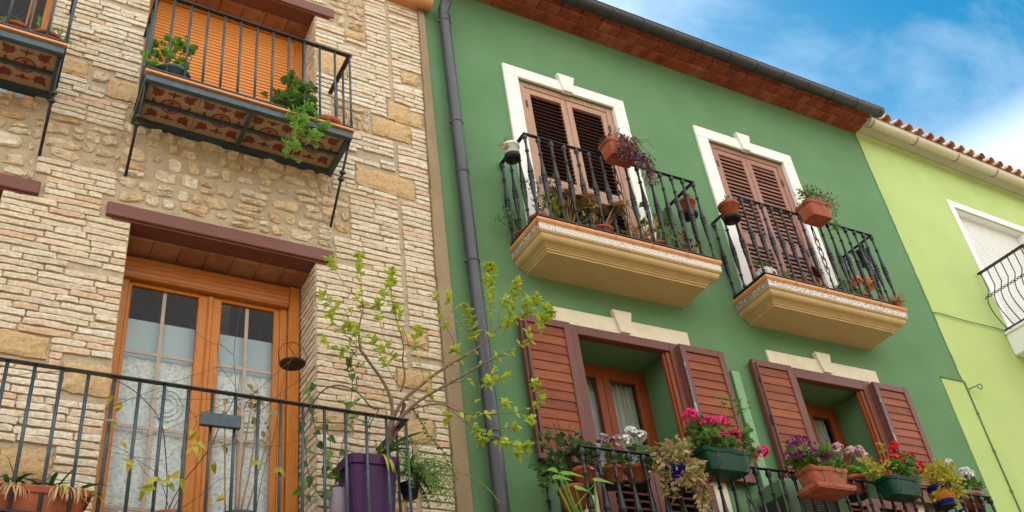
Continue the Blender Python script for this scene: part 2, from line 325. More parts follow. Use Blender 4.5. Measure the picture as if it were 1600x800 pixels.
def roof_tiles(mb, x0, x1, ye, ze, rise, depth, step=.25, rows=8, mi=0, first=.0):
    """barrel tiles: rows of half-round covers running up the slope, with channels between them"""
    n = max(1, int((x1-x0)/step)); st = (x1-x0)/n
    dv = Vector((0, depth, rise)); ln = dv.length; dn = dv/ln; up = Vector((0, -dn.z, dn.y))
    for i in range(n):
        cx = x0+st*(i+.5)
        for r in range(rows):
            a = Vector((cx, ye, ze)) + dn*(r*ln/rows) + up*.012*(1) ; jx = R.uniform(-.008,.008)
            vs = []; fs = []; K = 6
            for t in (0, 1):
                rad = st*(.33 if t == 0 else .27); c = a + dn*(ln/rows*1.12)*t + up*(.0 if t else .028) + Vector((jx,0,0)) + dn*(R.uniform(-.012,.012) if not t else 0)
                for k in range(K+1):
                    an = math.pi*k/K; vs.append(c+Vector((math.cos(an)*rad,0,0))+up*math.sin(an)*rad*.95)
                for k in range(K+1):
                    an = math.pi*k/K; vs.append(c+Vector((math.cos(an)*(rad-.016),0,0))+up*math.sin(an)*(rad-.016)*.95)
            for k in range(K):
                fs.append((k, k+1, 14+k+1, 14+k)); fs.append((7+k, 14+7+k, 14+7+k+1, 7+k+1)); fs.append((k, 7+k, 7+k+1, k+1))
            mb.add(vs, fs, mi, False)
            # channel tile beside it
            vs = []; fs = []
            for t in (0, 1):
                c = a + Vector((st/2,0,0)) + dn*(ln/rows*1.1)*t - up*.01*t + dn*.03*(1-t)
                for k in range(5):
                    an = math.pi+math.pi*k/4; vs.append(c+Vector((math.cos(an)*st*.3,0,0))+up*(math.sin(an)*st*.22+.04))
            for k in range(4): fs.append((k, k+1, 5+k+1, 5+k))
            mb.add(vs, fs, mi, False)

# ------------------------------------------------------------------ the stone and brick house
def zt(x, z, s=.03): return z - s*(x-1.5)                 # its courses fall a little to the right
stone = thing('stone_house', 'old house of thin pale bricks and rubble stone with wooden lintels', 'house', (-1, 0, -1.6))
SX0, SX1 = -4.0, 3.56
D1 = (.79, 2.30, .9, 4.93, .45); D2 = (.70, 2.30, 5.98, 8.10, .42); D3 = (-1.7, -.06, 5.98, 8.12, .42); D4 = (-1.7, -.13, .9, 5.03, .45)
w = MB()
def tilt(p): return (p[0], p[1], zt(p[0], p[2], .022))
wall_grid(w, SX0, SX1, -1.6, 9.9, [(*o[:3], o[3]+.05, o[4]) for o in (D1, D2, D3, D4)], y=.012)
shell(w, SX0, SX1, .012, 8, -1.6, 9.9)
blocks = [(.04,.29,6.33,6.52),(.46,.72,6.2,6.42),(2.88,3.28,6.64,6.88),(3.06,3.29,6.9,7.15),(2.70,3.28,5.92,6.16),(3.25,3.43,7.5,7.67),(3.25,3.43,6.9,7.07),(-.2,.36,3.62,3.79),(.48,.79,3.4,3.63),(3.0,3.29,3.87,4.03),(2.30,2.58,3.39,3.53),(3.04,3.29,3.38,3.58),(3.08,3.29,4.28,4.42),(2.63,2.84,7.93,8.03),(2.33,2.62,7.28,7.6),(-1.1,-.8,6.4,6.6),(.2,.5,2.75,2.95),(-.3,-.05,2.9,3.1),(2.7,3.0,2.6,2.85)]
rub = [(-2.2,.05,5.12,5.95),(.05,.64,5.40,5.84),(.64,2.46,5.12,6.22),(2.46,2.86,6.62,6.93),(2.42,2.85,8.05,8.6),(.3,.5,6.3,6.47),(2.3,2.62,5.3,5.75)]
def brick(mb, x0, x1, z0, z1, out, F, mi=0):
    nx = max(3, int((x1-x0)/.05)); nz = 3; vs = []; ph = R.uniform(0,50); dz0 = R.uniform(-.004,.004)
    jag = [R.gauss(0,.0021) for _ in range((nx+1)*2)]; tl = R.uniform(-.006,.006)
    for j in range(nz+1):
        for i in range(nx+1):
            u = i/nx; v = j/nz
            x = x0+(x1-x0)*u; z = z0+(z1-z0)*v + dz0 + math.sin(ph+u*5)*.0022
            o = out + R.gauss(0,.0011) + tl*(u-.5)
            if j in (0, nz): o -= (.0005 if j == 0 else .005); z += jag[i+(nx+1)*(j > 0)]
            if i in (0, nx): o -= .002; x += R.gauss(0,.003)
            if i in (0, nx) and j == nz: x += (.004 if i == 0 else -.004)
            vs.append((x, z, o))
    W1 = nx+1; fs = [(j*W1+i, j*W1+i+1, (j+1)*W1+i+1, (j+1)*W1+i) for j in range(nz) for i in range(nx)]
    per = [i for i in range(W1)] + [j*W1+nx for j in range(1,nz+1)] + [nz*W1+i for i in range(nx-1,-1,-1)] + [j*W1 for j in range(nz-1,0,-1)]
    b = len(vs)
    for k in per: x, z, o = vs[k]; vs.append((x, z, -.005))
    m = len(per)
    for k in range(m): fs.append((per[k], b+k, b+(k+1)%m, per[(k+1)%m]))
    mb.add([F(*p) for p in vs], fs, mi)
def stone_lump(mb, cx, cz, rx, rz, out, F, mi=0, n=10):
    ph = R.uniform(0,6.28); rr = [1+R.uniform(-.26,.16) for _ in range(n)]; vs = []; skew = R.uniform(-.3,.3)
    tx, tz = R.uniform(-.25,.25), R.uniform(-.25,.25); rings = [(1.0,-.6),(1.0,.45),(.84,.92),(.45,1.0)]
    for q, (s, h) in enumerate(rings):
        for k in range(n):
            a = 2*math.pi*k/n; c, d = math.cos(a), math.sin(a); pw = .6
            x = math.copysign(abs(c)**pw, c)*rx*rr[k]*s; z = math.copysign(abs(d)**pw, d)*rz*rr[k]*s + skew*x*.3
            vs.append((cx+x, cz+z, out*h*(1+tx*c*s+tz*d*s) + (R.gauss(0,.005) if q > 1 else 0)))
    vs.append((cx, cz, out*1.02)); fs = []
    for q in range(3):
        for k in range(n): fs.append((q*n+k, q*n+(k+1)%n, (q+1)*n+(k+1)%n, (q+1)*n+k))
    for k in range(n): fs.append((3*n+k, 3*n+(k+1)%n, 4*n))
    mb.add([F(*p) for p in vs], fs, mi)
F0 = lambda x, z, o: (x, .010-o, zt(x, z, .022))
excl = [(a-.015,b+.015,c-.012,d+.012) for a,b,c,d in blocks] + rub + [o[:4] for o in (D1,D2,D3,D4)]
excl += [(.56,2.48,4.93,5.12),(-1.9,.14,4.98,5.17),(.5,2.52,8.08,8.27),(-2,.2,8.1,8.28)]
pitch = .0585; z = 2.0
while z < 9.85:
    for (ca, cb) in ((SX0+1.2, 3.10), (3.135, 3.43)):
        zz = z + (.0 if ca < 3 else .021); iv = [(ca + R.uniform(-.05,0) if ca < 3 else ca, cb if ca < 3 else cb+max(0,.075*(zz-5)/3.8))]
        for a, b, c, d in excl:
            if zz+.045 > c and zz < d:
                nv = []
                for p, q in iv:
                    if b <= p or a >= q: nv.append((p, q)); continue
                    if a > p: nv.append((p, a))
                    if b < q: nv.append((b, q))
                iv = nv
        for p, q in iv:
            x = p
            while q-x > .05:
                ln = R.uniform(.22,.42) if R.random() < .8 else R.uniform(.08,.18)
                if q-x-ln < .09: ln = q-x
                ln = min(ln, .46)
                if R.random() > .015: brick(w, x+.006, x+ln-.006, zz+.005+R.uniform(-.002,.002), zz+pitch-.0055+R.uniform(-.002,.002), .013+R.uniform(-.005,.007), F0, 1)
                x += ln
    z += pitch
# rubble patches: rough rows of stones of uneven size
for a, b, c, d in rub:
    z = c+.01
    while z < d-.04:
        h = min(R.uniform(.10,.185), d-z); x = a+R.uniform(-.02,.03)
        while x < b-.03:
            ln = min(R.choice((R.uniform(.08,.16), R.uniform(.15,.32))), b-x)
            jz = R.uniform(-.014,.014)
            if R.random() < .08: stone_lump(w, x+ln/2, z+h/2+jz, ln*.25, h*.2, .012, F0, 2)
            elif h > .12 and R.random() < .28:
                stone_lump(w, x+ln/2, z+h*.25, ln*.42, h*.19, .02, F0, 2); stone_lump(w, x+ln*.5, z+h*.73, ln*.38, h*.2, .018, F0, 2)
            else: stone_lump(w, x+ln/2, z+h/2+jz, ln*R.uniform(.36,.47), h*R.uniform(.33,.44), R.uniform(.009,.022), F0, 2)
            x += ln
        z += h
for a, b, c, d in blocks:      # big dressed sandstone blocks
    cx, cz = (a+b)/2, (c+d)/2; vs = []; fs = []; nx, nz = 8, 5; sk = R.uniform(-.05,.05)
    for j in range(nz+1):
        for i in range(nx+1):
            x = a+(b-a)*i/nx; zz = c+(d-c)*j/nz; e = i in (0,nx) or j in (0,nz)
            vs.append((x+R.gauss(0,.008 if e else .004), zz+R.gauss(0,.006 if e else .003)+sk*(x-cx), .022+R.gauss(0,.0025)-(.012 if e else 0)))
    W1 = nx+1; fs = [(j*W1+i, j*W1+i+1, (j+1)*W1+i+1, (j+1)*W1+i) for j in range(nz) for i in range(nx)]
    per = [i for i in range(W1)] + [j*W1+nx for j in range(1,nz+1)] + [nz*W1+i for i in range(nx-1,-1,-1)] + [j*W1 for j in range(nz-1,0,-1)]
    bb = len(vs)
    for k in per: vs.append((vs[k][0], vs[k][1], -.005))
    for k in range(len(per)): fs.append((per[k], bb+k, bb+(k+1)%len(per), per[(k+1)%len(per)]))
    w.add([F0(*p) for p in vs], fs, 3)
# brick courses lining the right-hand reveals
for (a, b, c, d, dep), lo in ((D1,2.0),(D2,6.05),(D3,6.05)):
    FR = lambda u, v, o, b=b: (b+.004-o, .012+u, zt(b, v, .022))
    z = lo
    while z+pitch < d+.02:
        cut = R.uniform(.12,.3)
        for p, q in ((.0,cut),(cut,dep)): brick(w, p+.004, q-.004, z+.008, z+pitch-.009, .010+R.uniform(-.003,.004), FR, 1)
        z += pitch
w.build('wall', [m_mortar, m_brick, m_rubble, m_sand], stone)
s_ = MB()      # the rendered strip where the house meets its neighbour
for i in range(24):
    z0 = 1.5+i*.35; s_.box(3.435+max(0,.072*(z0-5)/3.8)+R.uniform(-.004,.004), 3.568, -.03, .3, z0, z0+.35, 0)
s_.build('corner_strip', m_strip, stone)
def lintel(x0, x1, zb, zt_, mt):
    q = MB(); q.box(x0, x1, -.022, .16, zb, zt_, 0, .008); q.box(x0+.05, x1-.05, .0, .17, zb-.015, zb-.001, 0); q.xf(tilt).build('lintel', mt, stone)
lintel(.60, 2.455, 4.955, 5.085, m_lintel); lintel(.5, 2.50, 8.115, 8.255, m_lintel); lintel(-2.0, .112, 5.0, 5.125, m_lintel); lintel(-2.0, .18, 8.12, 8.255, m_lintel)
for (a, b, c, d, dep) in (D1, D2, D3, D4):     # terracotta tile soffit of each recess
    q = MB(); n = 7
    for i in range(n):
        xa = a+(b-a)*i/n; q.box(xa+.003, a+(b-a)*(i+1)/n-.003, .175, dep+.05, d-.012+R.uniform(-.002,.002), d+.02)
    q.xf(tilt).build('soffit_tiles', mat('brown_soffit_tile', [(.30,.125,.055),(.36,.16,.075),(.27,.10,.045)], .8, 'island', 10, bump=.2) if a == .79 else bpy.data.materials['brown_soffit_tile'], stone)
# lower balcony door of orange wood
Y1 = .42
dr = part('balcony_door', stone, (2.5, Y1, 3.6))
f = MB(); f.box(.80, .885, Y1-.02, Y1+.06, .9, 4.72, 0, .006); f.box(2.19, 2.285, Y1-.05, Y1+.06, .9, 4.90, 0, .006); f.box(2.125, 2.188, Y1-.01, Y1+.06, .9, 4.70, 0, .006)
f.xf(tilt).build('frame', m_wood_o, dr)
f = MB(); f.box(.80, 2.188, Y1-.06, Y1+.05, 4.68, 4.885, 0, .01)
for k in range(4): f.box(.80, 2.186, Y1-.066, Y1-.05, 4.70+.045*k, 4.735+.045*k, 0, .004)
f.xf(tilt).build('shutter_box', m_wood_oh, dr)
def leaf_door(x0, x1, name):
    q = MB(); z0, z1 = 1.0, 4.675; s1, s2 = (.0, .095) if name == 'l' else (.095, .03)
    s1 = .03 if name == 'l' else .085; s2 = .085 if name == 'l' else .05
    q.box(x0, x0+s1, Y1, Y1+.045, z0, z1, 0, .005); q.box(x1-s2, x1, Y1, Y1+.045, z0, z1, 0, .005)
    q.box(x0+s1, x1-s2, Y1, Y1+.045, z1-.03, z1, 0); q.box(x0+s1, x1-s2, Y1, Y1+.045, z0, z0+.12, 0)
    o = q.xf(tilt).build('leaf', m_wood_o, dr)
    gx0, gx1 = x0+s1, x1-s2; p = MB(); p.quad((gx0,Y1+.02,z0),(gx1,Y1+.02,z0),(gx1,Y1+.02,z1-.03),(gx0,Y1+.02,z1-.03)); p.xf(tilt).build('pane', m_glass, dr)
    b = MB(); cx = (gx0+gx1)/2
    b.box(cx-.014, cx+.014, Y1+.03, Y1+.045, z0, z1-.03)
    for k, zz in enumerate((4.06,3.43,2.8,2.17,1.6)): b.box(gx0, gx1, Y1+.031, Y1+.043, zz-.012, zz+.012)
    b.xf(tilt).build('glazing_bars', m_muntin, dr); return gx0, gx1
leaf_door(.885, 1.525, 'l'); leaf_door(1.545, 2.125, 'r')
q = MB(); q.box(1.515, 1.56, Y1-.018, Y1+.01, 1.0, 4.67, 0, .01); q.xf(tilt).build('astragal', m_wood_o, dr)
q = MB(); q.box(.886, 2.12, Y1+.09, Y1+.10, .95, 4.385); q.xf(tilt).build('net_blind', m_sheet, dr)
# lace curtain: a net with woven rings and bands, real relief in front of the blind
ml = bpy.data.materials.new('lace'); ml.use_nodes = True; t = ml.node_tree; n = t.nodes; l = t.links; p = n['Principled BSDF']; p.inputs['Roughness'].default_value = .9
tcl = n.new('ShaderNodeTexCoord'); z1 = n.new('ShaderNodeTexNoise'); z1.inputs['Scale'].default_value = 26; z1.inputs['Detail'].default_value = 8; z1.inputs['Distortion'].default_value = 1.5; l.new(tcl.outputs['Object'], z1.inputs['Vector'])
z2 = n.new('ShaderNodeTexVoronoi'); z2.inputs['Scale'].default_value = 34; l.new(tcl.outputs['Object'], z2.inputs['Vector'])
ad = n.new('ShaderNodeMath'); ad.operation = 'ADD'; l.new(z1.outputs['Fac'], ad.inputs[0]); ml2 = n.new('ShaderNodeMath'); ml2.operation = 'MULTIPLY'; ml2.inputs[1].default_value = .45; l.new(z2.outputs['Distance'], ml2.inputs[0]); l.new(ml2.outputs[0], ad.inputs[1])
crl = n.new('ShaderNodeValToRGB'); crl.color_ramp.elements[0].position = .45; crl.color_ramp.elements[0].color = (.42,.50,.55,1); crl.color_ramp.elements[1].position = .85; crl.color_ramp.elements[1].color = (.74,.80,.83,1)
l.new(ad.outputs[0], crl.inputs[0]); l.new(crl.outputs[0], p.inputs['Base Color'])
q = MB(); nx = 60; vs = []; 
for j in range(2):
    for i in range(nx+1): x = .89+1.23*i/nx; vs.append((x, Y1+.078+.006*math.sin(i*1.1)+.003*math.sin(i*2.7), (1.0, 4.03)[j]))
q.add(vs, [(i, i+1, nx+2+i, nx+1+i) for i in range(nx)], 0, True)
for cx, cz in ((1.28,3.66),(1.9,3.66),(1.28,2.6),(1.9,2.6)):
    for rr in (.05,.085,.12): q.tube([(cx+rr*math.cos(a/24*6.283), Y1+.07, cz+rr*1.1*math.sin(a/24*6.283)) for a in range(25)], .006, 4)
q.xf(tilt).build('lace_curtain', ml, dr)
# upper balcony door behind an orange roller shutter
dr = part('shuttered_door', stone, (2.5, .4, 8.5))
q = MB(); x0, x1 = .78, 2.205; z = 6.0
while z < 8.05:
    q.add([(x0,.40,z),(x1,.40,z),(x1,.386,z+.012),(x0,.386,z+.012),(x1,.386,z+.034),(x0,.386,z+.034),(x1,.40,z+.044),(x0,.40,z+.044)], [(0,1,2,3),(3,2,4,5),(5,4,6,7)]); z += .044
q.xf(tilt).build('roller_shutter', m_shut_o, dr)
q = MB(); q.box(2.205, 2.285, .36, .46, 5.99, 8.06, 0, .006); q.box(.72, .78, .36, .46, 5.99, 8.06, 0, .006); q.box(.78, 2.205, .37, .46, 8.03, 8.07, 0); q.xf(tilt).build('frame', m_wood_o, dr)
q = MB()
for i in range(8):
    for j in range(2): q.box(.80+i*.185, .80+(i+1)*.185-.006, .30, .378, 6.06+j*.1, 6.155+j*.1, 0, .003)
q.xf(tilt).build('tiled_step', m_plinth, dr)
# upper far-left door and lower far-left door
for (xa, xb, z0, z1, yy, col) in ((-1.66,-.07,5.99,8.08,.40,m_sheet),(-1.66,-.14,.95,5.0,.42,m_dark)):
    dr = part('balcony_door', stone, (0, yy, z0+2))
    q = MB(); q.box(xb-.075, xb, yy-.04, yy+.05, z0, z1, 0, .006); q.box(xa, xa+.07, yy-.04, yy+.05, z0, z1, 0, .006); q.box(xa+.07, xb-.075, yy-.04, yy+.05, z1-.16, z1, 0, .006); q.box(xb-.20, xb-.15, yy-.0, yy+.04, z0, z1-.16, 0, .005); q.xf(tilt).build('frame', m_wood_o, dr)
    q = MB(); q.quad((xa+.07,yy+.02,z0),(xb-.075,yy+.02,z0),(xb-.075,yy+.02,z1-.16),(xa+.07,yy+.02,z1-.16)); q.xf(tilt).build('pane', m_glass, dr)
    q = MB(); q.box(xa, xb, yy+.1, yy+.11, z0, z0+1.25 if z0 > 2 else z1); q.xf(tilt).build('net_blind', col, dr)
# balconies of blue-black steel with hydraulic floor tiles seen from below
def motif_tile(mb, cx, cy, z, s):
    """maroon arabesque on cream: a ringed rosette, four tulips on the axes and curling leaves on the diagonals"""
    def poly(pts, mi, dz): mb.add([(cx+p[0]*s, cy+p[1]*s, z-dz) for p in pts], [tuple(range(len(pts)))], mi)
    poly([(.21*math.cos(a/20*6.283), .21*math.sin(a/20*6.283)) for a in range(20)], 1, .0015)
    poly([(.175*math.cos(a/20*6.283), .175*math.sin(a/20*6.283)) for a in range(20)], 2, .003)
    for k in range(4):
        r = math.pi/2*k; c, d = math.cos(r), math.sin(r)
        def rot(pts, c=c, d=d): return [(x*c-y*d, x*d+y*c) for x, y in pts]
        poly(rot([(.05,-.02),(.13,-.05),(.15,0),(.13,.05),(.05,.02)]), 1, .0045)
        poly(rot([(.25,-.012),(.31,-.035),(.33,-.075),(.37,-.03),(.44,0),(.37,.03),(.33,.075),(.31,.035),(.25,.012)]), 1, .0015)
        r += math.pi/4; c, d = math.cos(r), math.sin(r); dz = .0015
        poly(rot([(.33,-.02),(.37,-.07),(.36,-.13),(.42,-.10),(.47,-.15),(.49,-.08),(.55,-.05),(.64,0),(.55,.05),(.49,.08),(.47,.15),(.42,.10),(.36,.13),(.37,.07),(.33,.02)], c, d), 1, dz)
        for sg in (-1, 1): poly(rot([(.33,sg*.14),(.27,sg*.22),(.20,sg*.25),(.27,sg*.265),(.36,sg*.19)], c, d), 1, .0017)
def steel_balcony(x0, x1, dep, zb, sl, rail_h, nb, side_l=True, side_r=True, struts=(), nc=4, hi=.07):
    T = lambda p: (p[0], p[1], zt(p[0], p[2], sl))
    b = part('balcony', stone, ((x0+x1)/2+1, -dep/2, zb+1.6))
    q = MB(); q.box(x0, x1, -dep, -dep+.05, zb, zb+hi, 0, .004); q.box(x0, x1, -.05, .02, zb, zb+hi); q.box(x0, x0+.045, -dep+.05, -.05, zb, zb+hi); q.box(x1-.045, x1, -dep+.05, -.05, zb, zb+hi)
    q.box(x0+.045, x1-.045, -dep*.5-.012, -dep*.5+.012, zb+.006, zb+.036); cx = (x0+x1)/2; q.box(cx-.015, cx+.015, -dep+.05, -.05, zb+.003, zb+.033)
    q.xf(T).build('frame', m_steel, b)
    q = MB(); q.box(x0+.04, x1-.04, -dep+.045, -.045, zb+.04, zb+.062)
    tw = (x1-x0-.1)/nc
    for i in range(nc): motif_tile(q, x0+.05+tw*(i+.5), -dep*.5, zb+.04, min(tw, dep-.1)*.98)
    for i in range(1,nc): q.box(x0+.05+tw*i-.002, x0+.05+tw*i+.002, -dep+.05, -.05, zb+.0385, zb+.041, 1)
    q.xf(T).build('floor_tiles', [m_tilec, m_tilem, m_tilep], b)
    q = MB(); q.box(x0-.01, x1+.012, -dep-.02, -dep+.045, zb+hi+.008, zb+hi+.03); q.xf(T).build('edge_tiles', m_terra, b)
    yr = -dep+.02; zr = zb+rail_h
    q = MB(); q.box(x0-.005, x1+.02, yr-.022, yr+.022, zr-.012, zr, 0, .003)
    if side_r: q.box(x1-.022, x1+.02, yr+.022, -.0, zr-.012, zr)
    if side_l: q.box(x0-.005, x0+.037, yr+.022, -.0, zr-.012, zr)
    q.xf(T).build('handrail', m_black, b)
    q = MB(); q.box(x0, x1, yr-.012, yr+.012, zb+hi+.07, zb+hi+.085)
    if side_r: q.box(x1-.012, x1+.012, yr+.012, 0, zb+hi+.07, zb+hi+.085)
    if side_l: q.box(x0, x0+.024, yr+.012, 0, zb+hi+.07, zb+hi+.085)
    q.xf(T).build('bottom_rail', m_black, b)
    def bar(x, y, z0):
        k = MB(); k.lathe((x,y,0), [(.0115,z0),(.0115,zr-.01)], 8); k.xf(T).build('bar', m_steel, b)
    for i in range(nb+1): bar(x0+.008+(x1-x0-.008)*i/nb, yr, zb+hi)
    for k in (1,2):
        if side_r: bar(x1, yr*(1-k/3), zb+hi+.07)
        if side_l: bar(x0+.012, yr*(1-k/3), zb+hi+.07)
    for (xs, zw) in struts:
        k = MB(); a = Vector((xs,-dep+.05,zt(xs,zb,sl))); e = Vector((xs,0.0,zt(xs,zw,sl))); k.tube([a, e], .012, 4); dd = (e-a)
        for t in (.36,.44):
            c = a+dd*t; dn = dd.normalized(); k.ball(c, .026, 0, 8); k.lathe(c-dn*.012, [(.03,0),(.03,.02)], 8, 0, dn)
        k.build('strut', m_black, b)
    return b
steel_balcony(.685, 2.445, .55, 5.955, .036, 1.07, 12, struts=((.70,5.37),(2.432,5.36)))
steel_balcony(-1.65, .075, .55, 5.965, .036, 1.07, 12, struts=((.06,5.36),(-1.63,5.36)))
steel_balcony(-1.3, 2.80, .55, 2.17, .024, 1.11, 26, nc=9, side_l=True)
# eaves: corner tile, cornice and roof
q = MB()
for k in range(9):
    x0 = -3.9+k*.8
q.box(SX0, 3.10, -.12, .3, 9.72, 9.80); q.box(SX0, 3.10, -.24, .3, 9.82, 9.9)
q.build('cornice', m_soffit, stone)
q = MB()
for k in range(8):
    a = math.pi*k/7
q.tube([(3.17,-.10,8.80),(3.62,-.10,8.74)], [.085,.095], 10, 0)
q.box(3.13, 3.60, -.10, .06, 8.70, 8.735, 0)
q.build('corner_tile', m_terra, stone)
q = MB(); roof_tiles(q, SX0, 3.35, -.4, 9.92, 1.9, 4.4, rows=11); q.box(SX0, 3.5, -.3, 8, 9.9, 9.93, 0)
q.xf(lambda p: p).build('roof', m_roof, stone)
# ------------------------------------------------------------------ the green house
green = thing('green_house', 'tall dark green rendered house with white framed windows and red brick eaves', 'house', (7, 0, -1.6))
GX0, GX1 = 3.57, 10.70
U1 = (4.707, 6.052, 5.53, 8.09, .16); U2 = (7.50, 8.80, 5.50, 8.06, .16); L1 = (4.88, 6.01, 2.15, 4.665, .5); L2 = (7.69, 8.75, 2.15, 4.63, .5)
w = MB(); wall_grid(w, GX0, GX1, -1.6, 9.262, [U1, U2, L1, L2]); shell(w, GX0, GX1, 0, 8, -1.6, 9.262); w.build('wall', m_green, green)
q = MB(); z = 5.05
while z < 9.25: h = R.uniform(.05,.14); q.box(10.69, 10.703+R.uniform(.0,.012), -.006, -.001, z, min(z+h,9.26)); z += h
q.build('paint_edge', m_green, green)
def keystone(mb, cx, wt, wb, z0, z1, y, th):
    f = [(cx-wb/2,z0),(cx+wb/2,z0),(cx+wt/2,z1),(cx-wt/2,z1)]
    vs = [(x,y,z) for x, z in f]+[(x,y+th,z) for x, z in f]
    mb.add(vs, [(0,1,2,3),(7,6,5,4),(0,4,5,1),(1,5,6,2),(2,6,7,3),(3,7,4,0)])
def surround(o, xo0, xo1, zo, z0, key):
    q = MB(); a, b, c, d, _ = o; y = -.028
    q.box(xo0, a+.004, y, .03, z0, d, 0, .004); q.box(b-.004, xo1, y, .03, z0, d, 0, .004); q.box(xo0, xo1, y-.001, .03, d+.001, zo, 0, .004)
    keystone(q, key, .235, .115, d-.01, zo+.09, -.058, .06)
    q.build('window_surround', m_stone_w, green)
surround(U1, 4.524, 6.222, 8.25, 5.56, 5.382); surround(U2, 7.315, 8.985, 8.235, 5.53, 8.14)
def louvre(mb, x0, x1, z0, z1, y, pitch, w_, ang, th=.008, mi=0):
    """slats between the stiles, outer edge low"""
    n = max(1, int((z1-z0)/pitch)); p = (z1-z0)/n; c, s = math.cos(ang), math.sin(ang)
    for i in range(n):
        zc = z0+p*(i+.5)
        mb.obox(((x0+x1)/2, y, zc), (1,0,0), (0,-c,-s), (0,-s,c), (x1-x0)/2, w_/2, th/2, mi)
def lv_leaf(par, x0, x1, z0, z1, y, st, mf, ms, splits, pitch, w_, ang, th=.04, name='shutter', backing=False, label=None):
    """a louvred leaf: stiles and rails with slat panels between the heights in splits"""
    q = MB(); q.box(x0, x0+st, y, y+th, z0, z1, 0, .004); q.box(x1-st, x1, y, y+th, z0, z1, 0, .004)
    zs = [z0]+[v for pr in splits for v in pr]+[z1]
    for i in range(0, len(zs), 2): q.box(x0+st, x1-st, y+.002, y+th-.002, zs[i], zs[i+1], 0, .003)
    for a, b in splits: louvre(q, x0+st-.002, x1-st+.002, a+.004, b-.004, y+th/2, pitch, w_, ang, mi=1)
    if backing: q.box(x0+st, x1-st, y+th-.004, y+th-.001, z0+.02, z1-.02, 1)
    return q.build(name, [mf, ms], par, label)
def upper_door(o, mf, ms, pitch, ang, w_, zmid, dz=0):
    a, b, c, d, dep = o; y = .035
    p = part('shuttered_door', green, ((a+b)/2-7, y, c+1.6))
    q = MB(); q.box(a, a+.10, y-.012, y+.06, c, d, 0, .005); q.box(b-.10, b, y-.012, y+.06, c, d, 0, .005); q.box(a+.10, b-.10, y-.010, y+.06, d-.075, d, 0, .005); q.build('frame', mf, p)
    m = (a+b)/2
    for x0, x1 in ((a+.102, m-.003), (m+.003, b-.102)):
        lv_leaf(p, x0, x1, c+.02, d-.078, y, .075, mf, ms, [(c+.14, zmid-.09), (zmid+.09, d-.155)], pitch, w_, ang)
    q = MB(); q.box(a+.09, b-.09, y+.09, y+.10, c, d); q.build('painted_dark_interior', m_dark, p)  # black sheet painted in for the dark interior behind the slats
    for xx in (a+.1, b-.1):
        for zz in (c+.3, zmid, d-.35): q = MB(); q.box(xx-.012, xx+.012, y-.022, y-.011, zz-.05, zz+.05, 0, .003); q.build('hinge', m_black, p)
upper_door(U1, m_door1, m_slat1, .055, math.radians(40), .046, 6.6); upper_door(U2, m_door2, m_slat2, .062, math.radians(66), .068, 6.57)
